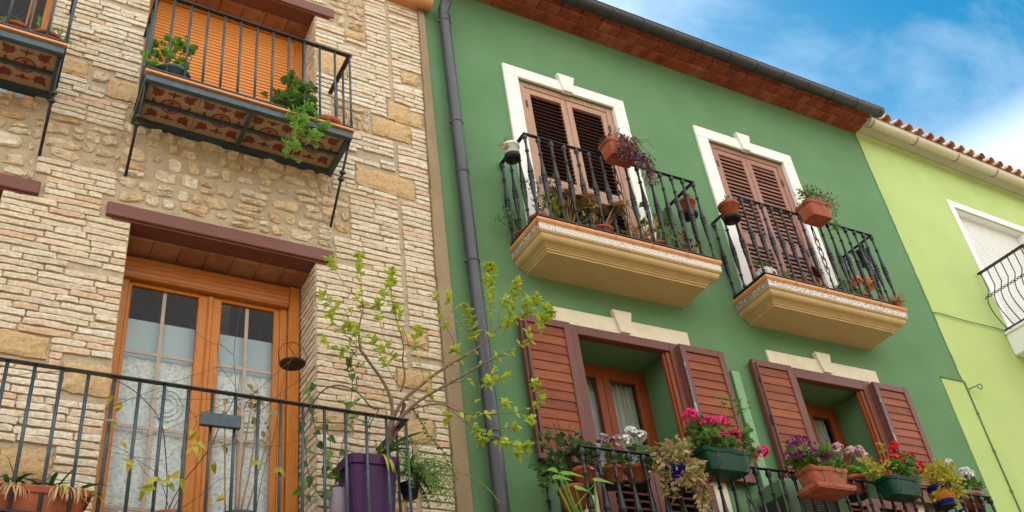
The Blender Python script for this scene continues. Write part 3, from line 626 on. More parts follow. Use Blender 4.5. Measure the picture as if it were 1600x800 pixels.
def lower_window(o, fx0, fx1, fz, sl, sr, stx0, stx1, stz):
    a, b, c, d, dep = o
    q = MB(); q.box(stx0, stx1, -.022, .02, fz+.003, stz, 0, .004); keystone(q, (stx0+stx1)/2, .235, .115, fz+.012, stz+.085, -.05, .055)
    q.box(stx0, fx0-.002, -.02, .02, 2.15, fz, 0, .004); q.box(fx1+.002, stx1, -.02, .02, 2.15, fz, 0, .004)
    q.build('window_surround', m_stone_c, green)
    p = part('window', green, ((a+b)/2-7, .2, 4.6))
    q = MB(); q.box(fx0, a+.012, -.035, .06, 2.15, fz, 0, .006); q.box(b-.012, fx1, -.035, .06, 2.15, fz, 0, .006); q.box(a+.012, b-.012, -.034, .06, d-.005, fz, 0, .006)
    q.build('outer_frame', m_stile, p); q = MB(); q.box(b-.06, b-.0125, -.012, .05, 2.15, d-.006, 0, .004); q.box(b-.085, b-.061, .01, .05, 2.15, d-.006, 0, .004); q.build('inner_stop', m_wood_r, p)
    q = MB(); q.box(a+.03, b-.03, .02, .03, 2.2, 3.27); q.build('painted_dark_interior', m_dark, p)  # black sheet added so the slat gaps read as dark interior
    # leaves folded back against the wall
    for (x0, x1, side) in ((*sl, 'l'), (*sr, 'r')):
        z0, z1 = 3.285, fz-.03; L_ = MB()
        st = .075; y0, y1 = -.095, -.055
        L_.box(x0, x0+st, y0, y1, z0, z1, 0, .004); L_.box(x1-st, x1, y0, y1, z0, z1, 0, .004); L_.box(x0+st, x1-st, y0+.002, y1, z1-.075, z1, 0, .003); L_.box(x0+st, x1-st, y0+.002, y1, z0, z0+.11, 0, .003)
        louvre(L_, x0+st-.002, x1-st+.002, z0+.112, z1-.077, -.075, .092, .100, math.radians(85 if side == 'l' else 84), .012, 1)
        # the folded second half behind it
        L_.box(x0+(.012 if side == 'l' else 0), x1-(0 if side == 'l' else .012), -.052, -.024, z0, z1-.004, 0, .004)
        L_.build('shutter', [m_stile, m_slat3], p)
        h = MB(); xe = x0+.03 if side == 'l' else x0+.004
        h.tube([(xe, y0-.012, z0+.05),(xe, y0-.012, z1-.05)], .007, 6); h.box(xe-.014, xe+.014, y0-.02, y0, 3.95, 4.06, 0, .003)
        for zz in (z0+.2, z1-.25): h.box(xe-.012, xe+.012, y0-.016, y0, zz-.03, zz+.03, 0, .003)
        h.build('bolt', m_rust if side == 'l' else m_greyclip, p)
    # lower half-shutters, closed
    m = (a+b)/2
    for x0, x1 in ((a+.02, m-.003), (m+.003, b-.02)):
        lv_leaf(p, x0, x1, 2.2, 3.30, -.03, .085, m_stile, m_slat1, [(2.3, 3.2)], .065, .055, math.radians(42))
    # inner casement at the back of the deep reveal
    yi = dep-.02; q = MB()
    q.box(a, a+.07, yi-.03, yi+.05, 2.15, d-.002, 0, .006); q.box(b-.07, b, yi-.03, yi+.05, 2.15, d-.002, 0, .006); q.box(a+.07, b-.07, yi-.03, yi+.05, d-.075, d-.002, 0, .006); q.build('inner_frame', m_wood_r, p)
    for x0, x1 in ((a+.072, m-.002), (m+.002, b-.072)):
        k = MB(); s = .085; z1 = d-.078
        k.box(x0, x0+s, yi-.05, yi+.01, 2.2, z1, 0, .006); k.box(x1-s, x1, yi-.05, yi+.01, 2.2, z1, 0, .006); k.box(x0+s, x1-s, yi-.05, yi+.01, z1-.08, z1, 0, .006); k.build('casement', m_wood_r, p)
        k = MB(); k.quad((x0+s,yi-.02,2.2),(x1-s,yi-.02,2.2),(x1-s,yi-.02,z1-.08),(x0+s,yi-.02,z1-.08)); k.build('pane', m_glass, p)
        k = MB(); nx = 50; vs = []
        for j, zz in enumerate((2.2, z1-.05)):
            for i in range(nx+1): xx = x0+s-.02+(x1-x0-2*s+.04)*i/nx; vs.append((xx, yi+.07+.02*math.sin(i*.75+x0)+.009*math.sin(i*1.9+j*.6), zz))
        k.add(vs, [(i, i+1, nx+2+i, nx+1+i) for i in range(nx)], 0, True); k.build('curtain', m_curt, p)
lower_window(L1, 4.80, 6.125, 4.762, (4.215, 4.77), (6.075, 6.655), 4.64, 6.30, 4.94)
lower_window(L2, 7.635, 8.872, 4.75, (7.035, 7.60), (8.85, 9.42), 7.38, 9.075, 4.925)
# moulded balconies
def moulded_balcony(x0, x1, dep, zt_, rail_h, nfront, nside, scroll=(), long_=False):
    b = part('balcony', green, ((x0+x1)/2-7, -dep/2, zt_+1.6))
    prof = [(0.022,0.0),(0,-.012),(-.004,-.03),(0,-.045),(.012,-.058),(.010,-.064)]
    def sweep(mb, prof, mi=0, smooth=True, zc=None):
        vs = []
        for ins, z in prof: vs += [(x0+ins,0,zt_+z),(x0+ins,-dep+ins,zt_+z),(x1-ins,-dep+ins,zt_+z),(x1-ins,0,zt_+z)]
        fs = []
        for i in range(len(prof)-1):
            for k in range(3): fs.append((i*4+k, i*4+k+1, (i+1)*4+k+1, (i+1)*4+k))
        mb.add(vs, fs, mi, smooth)
        t = (0,1,2,3); e = (len(prof)-1)*4; mb.add(vs, [t, tuple(e+k for k in (3,2,1,0))], mi, False)
    q = MB(); sweep(q, prof, 0, False)
    n = int((x1-x0)/.47)
    for i in range(1, n+1): xx = x0+(x1-x0)*i/(n+1); q.box(xx-.0025, xx+.0025, -dep-.0065, -dep+.03, zt_-.058, zt_+.001, 1)
    q.build('edge_tiles', [m_terra, m_strip], b)
    q = MB(); sweep(q, [(.016,-.0645),(.016,-.138),(.05,-.139)], 0, False); q.build('patterned_tile_band', m_band, b)
    def arc(cx, cz, r, a0, a1, n=6): return [(cx+r*math.cos(math.radians(a0+(a1-a0)*i/n)), cz+r*math.sin(math.radians(a0+(a1-a0)*i/n))) for i in range(n+1)]
    pr = [(.020,-.1395),(.020,-.152),(.030,-.154),(.030,-.162),(.040,-.165)] + [(.040+.055*(1-math.cos(t*math.pi/2/6)), -.165-.06*math.sin(t*math.pi/2/6)) for t in range(1,7)] + [(.128,-.245),(.128,-.252),(.138,-.254),(.142,-.263),(.142,-.270),(.155,-.272),(.158,-.280),(.158,-.290),(.166,-.292)]
    q = MB(); sweep(q, pr, 0, False); q.build('moulded_slab', m_cream, b)
    yr = -dep+.05; xa, xb = x0+.045, x1-.03; zr = zt_+rail_h; zb_ = zt_+.045
    q = MB(); q.box(xa-.02, xb+.02, yr-.02, yr+.02, zr-.011, zr, 0, .003); q.box(xa-.02, xa+.02, yr+.02, .0, zr-.011, zr); q.box(xb-.02, xb+.02, yr+.02, .0, zr-.011, zr); q.build('handrail', m_black, b)
    q = MB(); q.box(xa-.022, xb+.022, yr-.022, yr+.022, zb_-.014, zb_, 0, .003); q.box(xa-.022, xa+.022, yr+.022, 0, zb_-.014, zb_); q.box(xb-.022, xb+.022, yr+.022, 0, zb_-.014, zb_)
    for xx in (xa, (xa+xb)/2, xb): q.box(xx-.012, xx+.012, yr-.01, yr+.01, zt_-.002, zb_-.014)
    q.build('bottom_rail', m_black, b)
    H = zr-.011-zb_
    P = [(.012,1.0),(.017,.985),(.021,.962),(.017,.94),(.010,.925),(.010,.91),(.014,.90),(.0095,.89),(.010,.80),(.0165,.792),(.0165,.778),(.010,.77),(.011,.70),(.015,.62),(.022,.535),(.0235,.515),(.017,.50),(.013,.492),(.0235,.482),(.0235,.468),(.014,.46),(.023,.448),(.0235,.436),(.016,.425),(.0205,.40),(.0205,.37),(.016,.30),(.0105,.22),(.0095,.19),(.0155,.182),(.0155,.168),(.0095,.16),(.009,.05),(.016,.04),(.014,.015),(.010,0)]
    if 'baluster_mesh%.3f' % H not in cache:
        k = MB(); k.lathe((0,0,0), [(r*1.32, h*H) for r, h in P[::-1]], 10); o = k.build('baluster', m_iron); cache['baluster_mesh%.3f' % H] = o.data; bpy.data.objects.remove(o)
    me = cache['baluster_mesh%.3f' % H]
    base = Vector(b.location)+Vector(green.location)
    def bal(x, y):
        o = bpy.data.objects.new('baluster', me); S.collection.objects.link(o); o.parent = b; o.location = Vector((x,y,zb_))-base
    for i in range(nfront+1):
        x = xa+(xb-xa)*i/nfront
        if i in scroll:
            k = MB()
            for sg in (-1, 1):
                k.tube([(x+sg*.030*math.sin(t/36*math.pi*5)*(1 if 4 < t < 32 else .5), yr+sg*.006*math.cos(t/36*math.pi*5), zb_+H*.16+H*.66*t/36) for t in range(37)], .0065, 6)
            for t in range(1, 5):
                zc = zb_+H*.16+H*.66*(t-.0)/5
                for sg in (-1, 1): k.tube([(x+sg*.022+.014*math.cos(a/10*6.28), yr, zc+.022*math.sin(a/10*6.28)) for a in range(11)], .0045, 5)
            k.lathe((x,yr,0), [(.008,zb_),(.013,zb_+H*.04),(.008,zb_+H*.08),(.015,zb_+H*.13),(.008,zb_+H*.17)], 8); k.lathe((x,yr,0), [(.008,zb_+H*.81),(.016,zb_+H*.84),(.009,zb_+H*.88),(.009,zr-.012)], 8)
            k.build('scroll_panel', m_iron, b)
        else: bal(x, yr)
    for j in range(1, nside+1):
        for x in (xa, xb): bal(x, yr+(-.03-yr)*j/nside)
    return b
cache = {}
# small blue-grey arabesque on white glazed strips
m_band = bpy.data.materials.new('blue_pattern_tile'); m_band.use_nodes = True; t = m_band.node_tree; n = t.nodes; l = t.links; p = n['Principled BSDF']; p.inputs['Roughness'].default_value = .35
tcl = n.new('ShaderNodeTexCoord'); z2 = n.new('ShaderNodeTexVoronoi'); z2.inputs['Scale'].default_value = 42; z2.feature = 'DISTANCE_TO_EDGE'; z2.inputs['Randomness'].default_value = .35; l.new(tcl.outputs['Object'], z2.inputs['Vector'])
crl = n.new('ShaderNodeValToRGB'); crl.color_ramp.elements[0].position = .07; crl.color_ramp.elements[0].color = (.24,.19,.17,1); crl.color_ramp.elements[1].position = .13; crl.color_ramp.elements[1].color = (.66,.58,.49,1)
l.new(z2.outputs['Distance'], crl.inputs[0]); l.new(crl.outputs[0], p.inputs['Base Color'])
moulded_balcony(4.27, 6.51, .56, 5.555, 1.095, 14, 3, scroll=(7,))
moulded_balcony(7.11, 9.30, .565, 5.522, 1.09, 14, 3, scroll=(7,))
moulded_balcony(4.24, 9.34, .65, 2.08, 1.095, 33, 3, scroll=(11,22))
# eaves of red brick, gutter, downpipe
q = MB(); x = GX0
while x < GX1+.02:
    x2 = min(x+.13, GX1+.04); q.box(x+.002, x2-.002, -.15, .02, 9.262, 9.30); x = x2
x = GX0
while x < GX1+.02:
    x2 = min(x+.30, GX1+.04); xm = (x+x2)/2
    q.box(x+.006, xm-.001, -.27, -.0, 9.302, 9.345); q.box(xm+.001, x2-.006, -.27, 0, 9.302, 9.345)
    q.box(x+.008, x2-.008, -.42, 0, 9.347+R.uniform(-.003,.003), 9.39); x = x2
q.box(GX0, GX1+.03, -.41, .3, 9.391, 9.42)
q.build('brick_eaves', m_soffit, green)
q = MB(); roof_tiles(q, GX0, GX1-.02, -.33, 9.385, 1.35, 4.5, rows=11); q.box(GX0, GX1+.04, -.42, 8.0, 9.42, 9.45); q.build('roof', m_roof, green)
def gutter(par, T, x0, x1, y, z, r, mt, mc, step, end=True):
    gp = part('gutter', par, (0,0,0)); q = MB(); K = 10; vs = []; fs = []
    for xx in (x0, x1):
        for rr in (r, r-.006):
            for k in range(K+1):
                an = math.pi+math.pi*k/K; vs.append((xx, y+math.cos(an)*rr, z+math.sin(an)*rr))
    W1 = K+1
    for k in range(K):
        fs += [(k, k+1, 2*W1+k+1, 2*W1+k), (W1+k, 3*W1+k, 3*W1+k+1, W1+k+1), (k, W1+k, W1+k+1, k+1), (2*W1+k, 2*W1+k+1, 3*W1+k+1, 3*W1+k)]
    fs += [(0, 2*W1, 3*W1, W1), (K, W1+K, 3*W1+K, 2*W1+K)]
    q.add(vs, fs, 0, False)
    q.tube([(x0,y-r,z),(x1,y-r,z)], .008, 6)
    for xx in (x0, x1-.004):
        c = [(xx, y+math.cos(math.pi+math.pi*k/K)*(r+.001), z+math.sin(math.pi+math.pi*k/K)*(r+.001)) for k in range(W1)]; q.add(c+[(a+.004,b,c_) for a,b,c_ in c], [tuple(range(W1)), tuple(W1+k for k in range(W1))[::-1]]+[(k,W1+k,W1+k+1,k+1) for k in range(K)])
    q.xf(T).build('channel', mt, gp)
    n = max(1, int((x1-x0)/step))
    for i in range(n+1):
        xx = x0+.06+(x1-x0-.12)*i/n; k = MB(); W2 = 9; vs = []
        for dx in (-.012,.012):
            for rr in (r+.007, r): vs += [(xx+dx, y+math.cos(math.pi*1+math.pi*t/8)*rr, z+math.sin(math.pi+math.pi*t/8)*rr) for t in range(9)]
        fs = []
        for t in range(8): fs += [(t, t+1, 18+t+1, 18+t), (t, 9+t, 9+t+1, t+1), (18+t, 18+t+1, 27+t+1, 27+t)]
        k.add(vs, fs); k.xf(T).build('bracket', mc, gp)
gutter(green, lambda p: p, GX0-.05, GX1+.06, -.475, 9.285, .085, m_gutter, m_gutter, .47)
dp_ = part('downpipe', green, (3.8-7, -.1, 6.6))
q = MB(); q.tube([(3.80,-.105,-1.6),(3.785,-.105,3.0),(3.775,-.105,8.60),(3.775,-.115,8.72),(3.80,-.17,8.85),(3.84,-.33,9.02),(3.85,-.44,9.10),(3.85,-.46,9.24)], .064, 16, 0); q.build('pipe', m_pipe, dp_)
for px, py in ((691,34),(715,193),(741,410),(773,677)):
    z = at(px, py, y=-.105).z; q = MB(); c = (3.78,-.105,z)
    q.lathe(c, [(.064,-.009),(.069,-.008),(.069,.008),(.064,.009)], 16); q.box(3.77,3.79,-.03,.0,z-.01,z+.01); q.box(3.70,3.72,-.115,-.09,z-.014,z+.014); q.build('bracket', m_pipe, dp_)
for z in (3.4, 6.3, 8.62):
    q = MB(); q.lathe((3.782,-.105,z), [(.064,-.035),(.067,-.034),(.067,.034),(.064,.035)], 16); q.build('collar', m_pipe, dp_)
q = MB(); q.box(6.74, 6.85, -.055, .01, 3.0, 4.55, 0, .006); q.build('conduit', m_conduit, green)
# ------------------------------------------------------------------ the lime green house (its front turns away a little)
A = math.atan(.03); LO = Vector((10.70, 0, 0)); ca, sa = math.cos(A), math.sin(A)
def LT(p): return (LO.x+p[0]*ca-p[1]*sa, LO.y+p[0]*sa+p[1]*ca, p[2])
lime = thing('lime_house', 'bright lime green house with clay tile roof and beige gutter', 'house', (13, 0, -1.6))
LW = (1.77, 3.55, 6.1, 8.37, .16)
q = MB(); wall_grid(q, .002, 9, -1.6, 9.335, [LW]); q.quad((9,0,-1.6),(9,8,-1.6),(9,8,9.33),(9,0,9.33)); q.quad((.002,8,-1.6),(9,8,-1.6),(9,8,9.33),(.002,8,9.33)); q.xf(LT)
q.box(10.28, 10.698, -.012, .02, -1.6, 5.035); q.box(10.698, 10.74, -.012, .05, -1.6, 5.035)
q.build('wall', m_lime, lime)
q = MB(); q.box(10.275, 10.70, -.03, -.0125, 5.036, 5.048); q.build('ledge', m_ac, lime)
q = MB(); q.box(LW[0]-.11, LW[0], -.02, .02, 6.0, LW[3], 0, .003); q.box(LW[1], LW[1]+.11, -.02, .02, 6.0, LW[3], 0, .003); q.box(LW[0]-.11, LW[1]+.11, -.021, .02, LW[3]+.001, LW[3]+.11, 0, .003)
for xx in (LW[0], LW[1]-.004): q.box(xx, xx+.004, .02, .155, 6.1, LW[3])
q.box(LW[0]+.004, LW[1]-.004, .02, .155, LW[3]-.005, LW[3]-.001)
q.xf(LT).build('window_surround', m_white, lime)
q = MB(); z = 6.1
while z < 8.36:
    q.add([(LW[0],.14,z),(LW[1],.14,z),(LW[1],.132,z+.01),(LW[0],.132,z+.01),(LW[1],.132,z+.042),(LW[0],.132,z+.042),(LW[1],.14,z+.05),(LW[0],.14,z+.05)], [(0,1,2,3),(3,2,4,5),(5,4,6,7)]); z += .05
q.xf(LT).build('roller_blind', m_blind, lime)
q = MB(); q.box(-.03, 9, -.22, .0, 9.337, 9.39); q.xf(LT).build('eaves_board', m_soffw, lime)
q = MB(); q.box(-.05, 9, -.19, .2, 9.392, 9.46, 0); q.box(0, 9, .2, 8, 9.40, 9.44, 0); q.xf(LT).build('eaves_mortar', m_strip, lime)
q = MB(); roof_tiles(q, -.08, 9, -.27, 9.47, 1.7, 4.4, step=.25, rows=11); q.xf(LT).build('roof', m_roof, lime)
gutter(lime, LT, .02, 9, -.25, 9.30, .082, m_beige, m_greyclip, .93)
bx0, bx1 = 1.52, 3.8
b = part('balcony', lime, (0,0,0))
q = MB(); q.box(bx0, bx1, -.75, 0, 5.70, 6.02, 0, .01); q.box(bx0-.02, bx1+.02, -.78, 0, 6.021, 6.06, 0, .008); q.xf(LT).build('slab', m_white, b)
q = MB(); xr0, xr1 = bx0-.0, bx1; zr = 7.05
q.box(xr0-.022, xr0+.022, -.76, -.02, zr-.03, zr, 0, .004); q.box(xr0-.022, xr1+.02, -.80, -.76, zr-.03, zr, 0, .004); q.box(xr1-.02, xr1+.02, -.76, 0, zr-.03, zr, 0, .004)
q.xf(LT).build('handrail', m_black, b)
q = MB(); q.box(xr0+.0, xr0+.03, -.74, -.02, 6.09, 6.105); q.box(xr0, xr1, -.76, -.74, 6.09, 6.105)
for xx in (xr0+.02, xr1-.02):
    for yy in (-.72,-.1): q.box(xx-.01, xx+.01, yy-.01, yy+.01, 6.055, 6.09)
q.xf(LT).build('bottom_rail', m_black, b)
def belly(x, y, dx, dy):
    k = MB(); pts = []
    for t in range(15):
        u = t/14; bulge = .0 if u < .3 else math.sin((u-.3)/.7*math.pi)*.17
        pts.append((x+dx*bulge, y+dy*bulge, zr-.03-(zr-.03-6.1)*u))
    k.tube(pts, .008, 6); k.xf(LT).build('bar', m_black, b)
for i in range(7): belly(xr0+.01, -.06-.112*i, -1, 0)
for i in range(18): belly(xr0+.02+.13*i, -.76, 0, -1)
k = MB()
for ph in (0, math.pi): k.tube([(xr0-.10+.0, -.02-.76*t/60, 6.60+.018*math.sin(t*.75+ph)) for t in range(61)], .006, 5)
for ph in (0, math.pi): k.tube([(xr0-.10+2.4*t/150, -.87, 6.60+.018*math.sin(t*.75+ph)) for t in range(151)], .006, 5)
k.xf(LT).build('twisted_band', m_black, b)
q = MB(); pts = [at(1461,490,y=-.01), at(1500,497,y=-.01), at(1540,505,y=.02), at(1572,515,y=.03)]
q.tube([(10.70,-.02,6.06),(10.82,-.016,6.075),(11.4,-.0,6.07),(12.0,.015,6.09),(12.24,.022,6.08)], .007, 5); q.build('wall_cable', m_ac, lime)
q = MB(); q.tube([(10.705,-.022,5.03),(10.70,-.022,4.2),(10.705,-.022,3.3),(10.70,-.022,2)], .009, 5)
for z in (3.6,4.1,4.6): q.box(10.685,10.725,-.03,-.012,z-.012,z+.012)
p0 = Vector((10.72,-.02,4.93)); q.tube([p0, p0+Vector((.09,-.05,.03)), p0+Vector((.16,-.08,.06)), p0+Vector((.19,-.08,.02)), p0+Vector((.16,-.07,-.01)), p0+Vector((.11,-.06,.02))], .008, 5)
q.build('downlead_cable', m_ac, lime)
# ------------------------------------------------------------------ plants
def leaf(mb, p, d, nrm, L_, W_, mi=0, kind='kite'):
    d = d.normalized(); s = d.cross(nrm)
    s = s.normalized() if s.length > 1e-4 else d.orthogonal().normalized(); u = s.cross(d)
    if kind == 'kite':
        dr = -u*L_*R.uniform(.0,.25)
        a = p; b = p+d*L_*.45+s*W_*.5+u*W_*.12; c = p+d*L_+dr; e = p+d*L_*.45-s*W_*.5+u*W_*.12; m = p+d*L_*.5-u*W_*.05
        b1 = p+d*L_*.2+s*W_*.33+u*W_*.08; e1 = p+d*L_*.2-s*W_*.33+u*W_*.08; b2 = p+d*L_*.75+s*W_*.33+u*W_*.06+dr*.5; e2 = p+d*L_*.75-s*W_*.33+u*W_*.06+dr*.5
        mb.add([a,b1,b,b2,c,e2,e,e1,m], [(0,1,8),(1,2,8),(2,3,8),(3,4,8),(4,5,8),(5,6,8),(6,7,8),(7,0,8)], mi)
    elif kind == 'round':
        n = 9; vs = [p+d*L_*.35]
        for k in range(n):
            t = 2*math.pi*k/n; r = R.uniform(.85,1.1); vs.append(p+d*(L_*.5-math.cos(t)*L_*.5*r)+s*math.sin(t)*W_*.55*r+u*(W_*.16*(k%2)))
        mb.add(vs, [(0,1+k,1+(k+1)%n) for k in range(1,n)], mi)
    elif kind == 'heart':
        pts = [(0,0),(-.12,.3),(.05,.5),(.4,.42),(.75,.2),(1.05,0),(.75,-.2),(.4,-.42),(.05,-.5),(-.12,-.3)]
        vs = [p+d*L_*x+s*W_*y+u*abs(y)*W_*.25-u*L_*.15*x*x for x, y in pts]+[p+d*L_*.45-u*L_*.03]
        mb.add(vs, [(k,(k+1)%10,10) for k in range(10)], mi)
def strap(mb, p, d, L_, W_, droop=1.2, mi=0, n=7):
    d = d.normalized(); s = d.cross(Vector((0,0,1))); s = s.normalized() if s.length > .01 else Vector((1,0,0)); vs = []; q = Vector(p)
    s = (s+unit()*.25).normalized()
    for i in range(n+1):
        t = i/n; w = W_*(.55+.45*math.sin(min(1,t*1.6)*math.pi/2))*(1-t**3)*.5+.001
        f = s.cross(d).normalized()*w*.35
        vs += [q-s*w+f, q, q+s*w+f]; d = (d+Vector((0,0,-1))*droop/n).normalized(); q = q+d*L_/n
    mb.add(vs, [(3*i+k, 3*i+k+1, 3*i+k+4, 3*i+k+3) for i in range(n) for k in (0,1)], mi)
def foliage(mb, c, rad, n, L_, W_, kind='kite', up=.4, mi=0, hole=.35, hang=0):
    c = Vector(c)
    subs = [unit() for _ in range(max(4, n//22))]
    for i in range(n):
        b = R.choice(subs)*R.uniform(.35,.85); o = b+unit()*R.uniform(.1,.38)
        if o.length > 1.05: o = o.normalized()
        p = c+Vector((o.x*rad[0], o.y*rad[1], o.z*rad[2]))
        d = (o*1.0+Vector((0,0,up))+unit()*.7-Vector((0,0,hang))); nr = (Vector((0,-.4,.9))+unit()*.8)
        k = R.uniform(.6,1.25); leaf(mb, p, d, nr, L_*k, W_*k, mi, kind)
def stems(mb, base, c, rad, n, r=.003, mi=0):
    base = Vector(base); c = Vector(c)
    for i in range(n):
        o = unit(); e = c+Vector((o.x*rad[0]*.8, o.y*rad[1]*.8, abs(o.z)*rad[2]*.8)); m = base.lerp(e,.5)+unit()*.02
        mb.tube([base+Vector((o.x*.02,o.y*.02,0)), m, e], [r,r*.8,r*.5], 5, mi)
def bloom(mb, c, r, n=26, mi=0, ps=.022, flat=.8):
    if isinstance(mb, Heads): mb.append(MB()); mb = mb[-1]
    c = Vector(c)
    for i in range(n):
        o = unit(); 
        if o.z < -.35: o.z = -o.z
        p = c+Vector((o.x*r, o.y*r, o.z*r*flat))*R.uniform(.72,1); 
        for k in range(3):
            t = o.orthogonal().normalized(); q = Matrix.Rotation(R.uniform(0,6.28), 3, o) @ t
            leaf(mb, p, q+o*.45, o, ps*R.uniform(.8,1.2), ps*R.uniform(.8,1.1), mi, 'kite')
class Heads(list):
    def build(s, name, m, par):
        for k in s: k.build(name, m, par)
def umbel(fm, sm, base, c, r, n=26, ps=.022):
    c = Vector(c); base = Vector(base); sm.tube([base, base.lerp(c,.5)+unit()*.015, c], [.0025,.0022,.002], 5)
    if isinstance(fm, Heads): fm.append(MB()); fm = fm[-1]
    bloom(fm, c, r, n, 0, ps)
def pot_round(par, c, r, h, m, rim=.12, taper=.72, tilt=None, saucer=None, soil=True):
    c = Vector(c); k = MB(); rh = h*.2
    k.lathe(c, [(r*taper*.9,0),(r*taper,.004),(r*.93,h-rh),(r*.94,h-rh),(r*1.04,h-rh+.004),(r*1.06,h-.006),(r*1.03,h),(r*.92,h),(r*.88,h-.03)], 20); k.build('pot', m, par)
    if soil: k = MB(); k.lathe(c+Vector((0,0,h-.035)), [(r*.88,0),(r*.86,.012),(r*.4,.02)], 16); k.build('soil', m_soil, par)
    if saucer: k = MB(); k.lathe(c-Vector((0,0,.012)), [(r*.7,0),(r*.98,.004),(r*1.1,.03),(r*1.06,.03),(r*.94,.009)], 20); k.build('saucer', saucer, par)
def pot_trough(par, c, hx, hy, h, m, ang=0, wavy=False, saucer=None, ribs=True):
    c = Vector(c); ca_, sa_ = math.cos(ang), math.sin(ang); k = MB()
    def ring(s, z, wv=0):
        pts = []; rx, ry = hx*s, hy*s; n = 32
        for i in range(n):
            t = 2*math.pi*i/n; x = math.copysign(abs(math.cos(t))**.28, math.cos(t))*rx; y = math.copysign(abs(math.sin(t))**.28, math.sin(t))*ry
            zz = z+(wv*.5*(math.cos(x/hx*math.pi*2)) if wv else 0); pts.append(c+Vector((x*ca_-y*sa_, x*sa_+y*ca_, zz)))
        return pts
    wv = .022 if wavy else 0
    rs = [ring(.76,0),(ring(.80,.004)),ring(.9,h*.55),ring(.93,h*.78),ring(1.0,h*.80,wv),ring(1.04,h-.01,wv),ring(1.0,h,wv),ring(.93,h-.002,wv),ring(.88,h*.72)]
    vs = [p for q in rs for p in q]; n = 32; fs = [(i*n+j, i*n+(j+1)%n, (i+1)*n+(j+1)%n, (i+1)*n+j) for i in range(len(rs)-1) for j in range(n)]
    fs += [tuple(range(n))[::-1]]; k.add(vs, fs, 0, False); k.build('trough', m, par)
    q = ring(.9, h*.80); s_ = MB(); s_.add(q+[c+Vector((0,0,h*.86))], [(i,(i+1)%n,n) for i in range(n)]); s_.build('soil', m_soil, par)
    if saucer:
        k = MB(); k.obox(c+Vector((0,0,-.012)), (ca_,sa_,0), (-sa_,ca_,0), (0,0,1), hx*.98, hy*1.05, .012)
        for sg in (-1,1): k.obox(c+Vector((-sa_*hy*1.05*sg, ca_*hy*1.05*sg, .008)), (ca_,sa_,0), (-sa_,ca_,0), (0,0,1), hx*1.02, .005, .018); k.obox(c+Vector((ca_*hx*1.0*sg, sa_*hx*1.0*sg, .008)), (ca_,sa_,0), (-sa_,ca_,0), (0,0,1), .005, hy*1.05, .018)
        k.build('saucer', saucer, par)
def hanger(par, c, r, h, to_y, zr, off=.12):
    """a wire ring and hook that carries a pot on the handrail"""
    c = Vector(c); k = MB()
    k.tube([(c.x+r*1.06*math.cos(a/16*6.283), c.y+r*1.06*math.sin(a/16*6.283), c.z+h*.78) for a in range(17)], .004, 5)
    k.build('ring', m_black, par)
    for s in (-1,1): k = MB(); k.tube([(c.x+s*.03, c.y, c.z-.006),(c.x+s*.03,c.y+(to_y-c.y)*.6,c.z-.006),(c.x+s*.03,to_y-.024,c.z+.02),(c.x+s*.03,to_y-.024,zr+.008),(c.x+s*.03,to_y+.028,zr+.008),(c.x+s*.03,to_y+.028,zr-.03)], .0035, 5); k.build('hook', m_black, par)
V3 = Vector
def plant_thing(name, label, cat, px, py, yv, group=None):
    p = at(px, py, y=yv); return thing(name, label, cat, p, group), p
GP = 'potted plants hung on the handrails'; GF = 'potted plants standing on the balcony floors'
# ---- first balcony of the green house: floor z 5.555, rail y -.51, top 6.65
YR1 = -.51; ZR1 = 6.65; ZR2 = 6.612; ZR3 = 3.175
t, p = plant_thing('hanging_flowerpot', 'white plastic pot with dry sprigs hung at the left end of the nearer upper balcony', 'flowerpot', 797, 245, -.40, GP)
c = V3((4.315-.11, -.40, p.z)); t.location = c
pot_round(t, c, .082, .16, m_pwhite, taper=.8); k = MB(); k.lathe(c-V3((0,0,.012)), [(.075,-.02),(.083,0),(.083,.035),(.081,.036)], 18); k.build('saucer', m_pblack, t)
k = MB(); stems(k, c+V3((0,0,.14)), c+V3((-.05,0,.2)), (.1,.06,.09), 9, .002); k.build('stem', m_twig, t)
k = MB(); foliage(k, c+V3((-.10,-.01,.11)), (.07,.05,.07), 60, .022, .016, 'kite', mi=0); foliage(k, c+V3((-.02,0,.22)), (.06,.05,.07), 14, .05, .007, mi=1, up=2); k.build('foliage', [l_dry, l_mid], t)
t, p = plant_thing('window_box', 'square terracotta box smothered in tangled purple trailing stems on a balcony rail', 'flower box', 975, 255, -.60, GP)
c = V3((p.x-.03, -.60, 6.56)); t.location = c
pot_trough(t, c, .20, .11, .20, m_pot, saucer=None)
k = MB()
for i in range(60):
    b = c+V3((R.uniform(-.17,.2), R.uniform(-.11,.05), .22)); o = V3((R.uniform(-1,1), -abs(R.gauss(0,.5)), R.uniform(-.2,1))); dn = R.uniform(.05,.3)
    k.tube([b, b+o*.07, b+o*.12+V3((R.uniform(-.03,.06),-.02,-dn*.3)), b+o*.13+V3((R.uniform(-.03,.12),-.03,-dn))], .0022, 4)
for i in range(16):
    b = c+V3((R.uniform(-.1,.2),0,.18)); o = V3((R.uniform(-.5,1.4), R.uniform(-.4,.3), R.uniform(.2,1))).normalized()*R.uniform(.18,.42); k.tube([b, b+o*.5+V3((0,0,.03)), b+o], [.0018,.0014,.001], 4)
k.build('stem', m_twig, t)
k = MB(); foliage(k, c+V3((.05,-.17,.0)), (.25,.06,.20), 620, .045, .016, up=-.2); foliage(k, c+V3((.05,-.02,.24)), (.24,.12,.06), 160, .04, .015); foliage(k, c+V3((.27,-.08,-.14)), (.09,.06,.26), 260, .038, .016, up=-.6); foliage(k, c+V3((-.16,0,.22)), (.12,.08,.06), 60, .04, .014); k.build('foliage', l_purp, t)
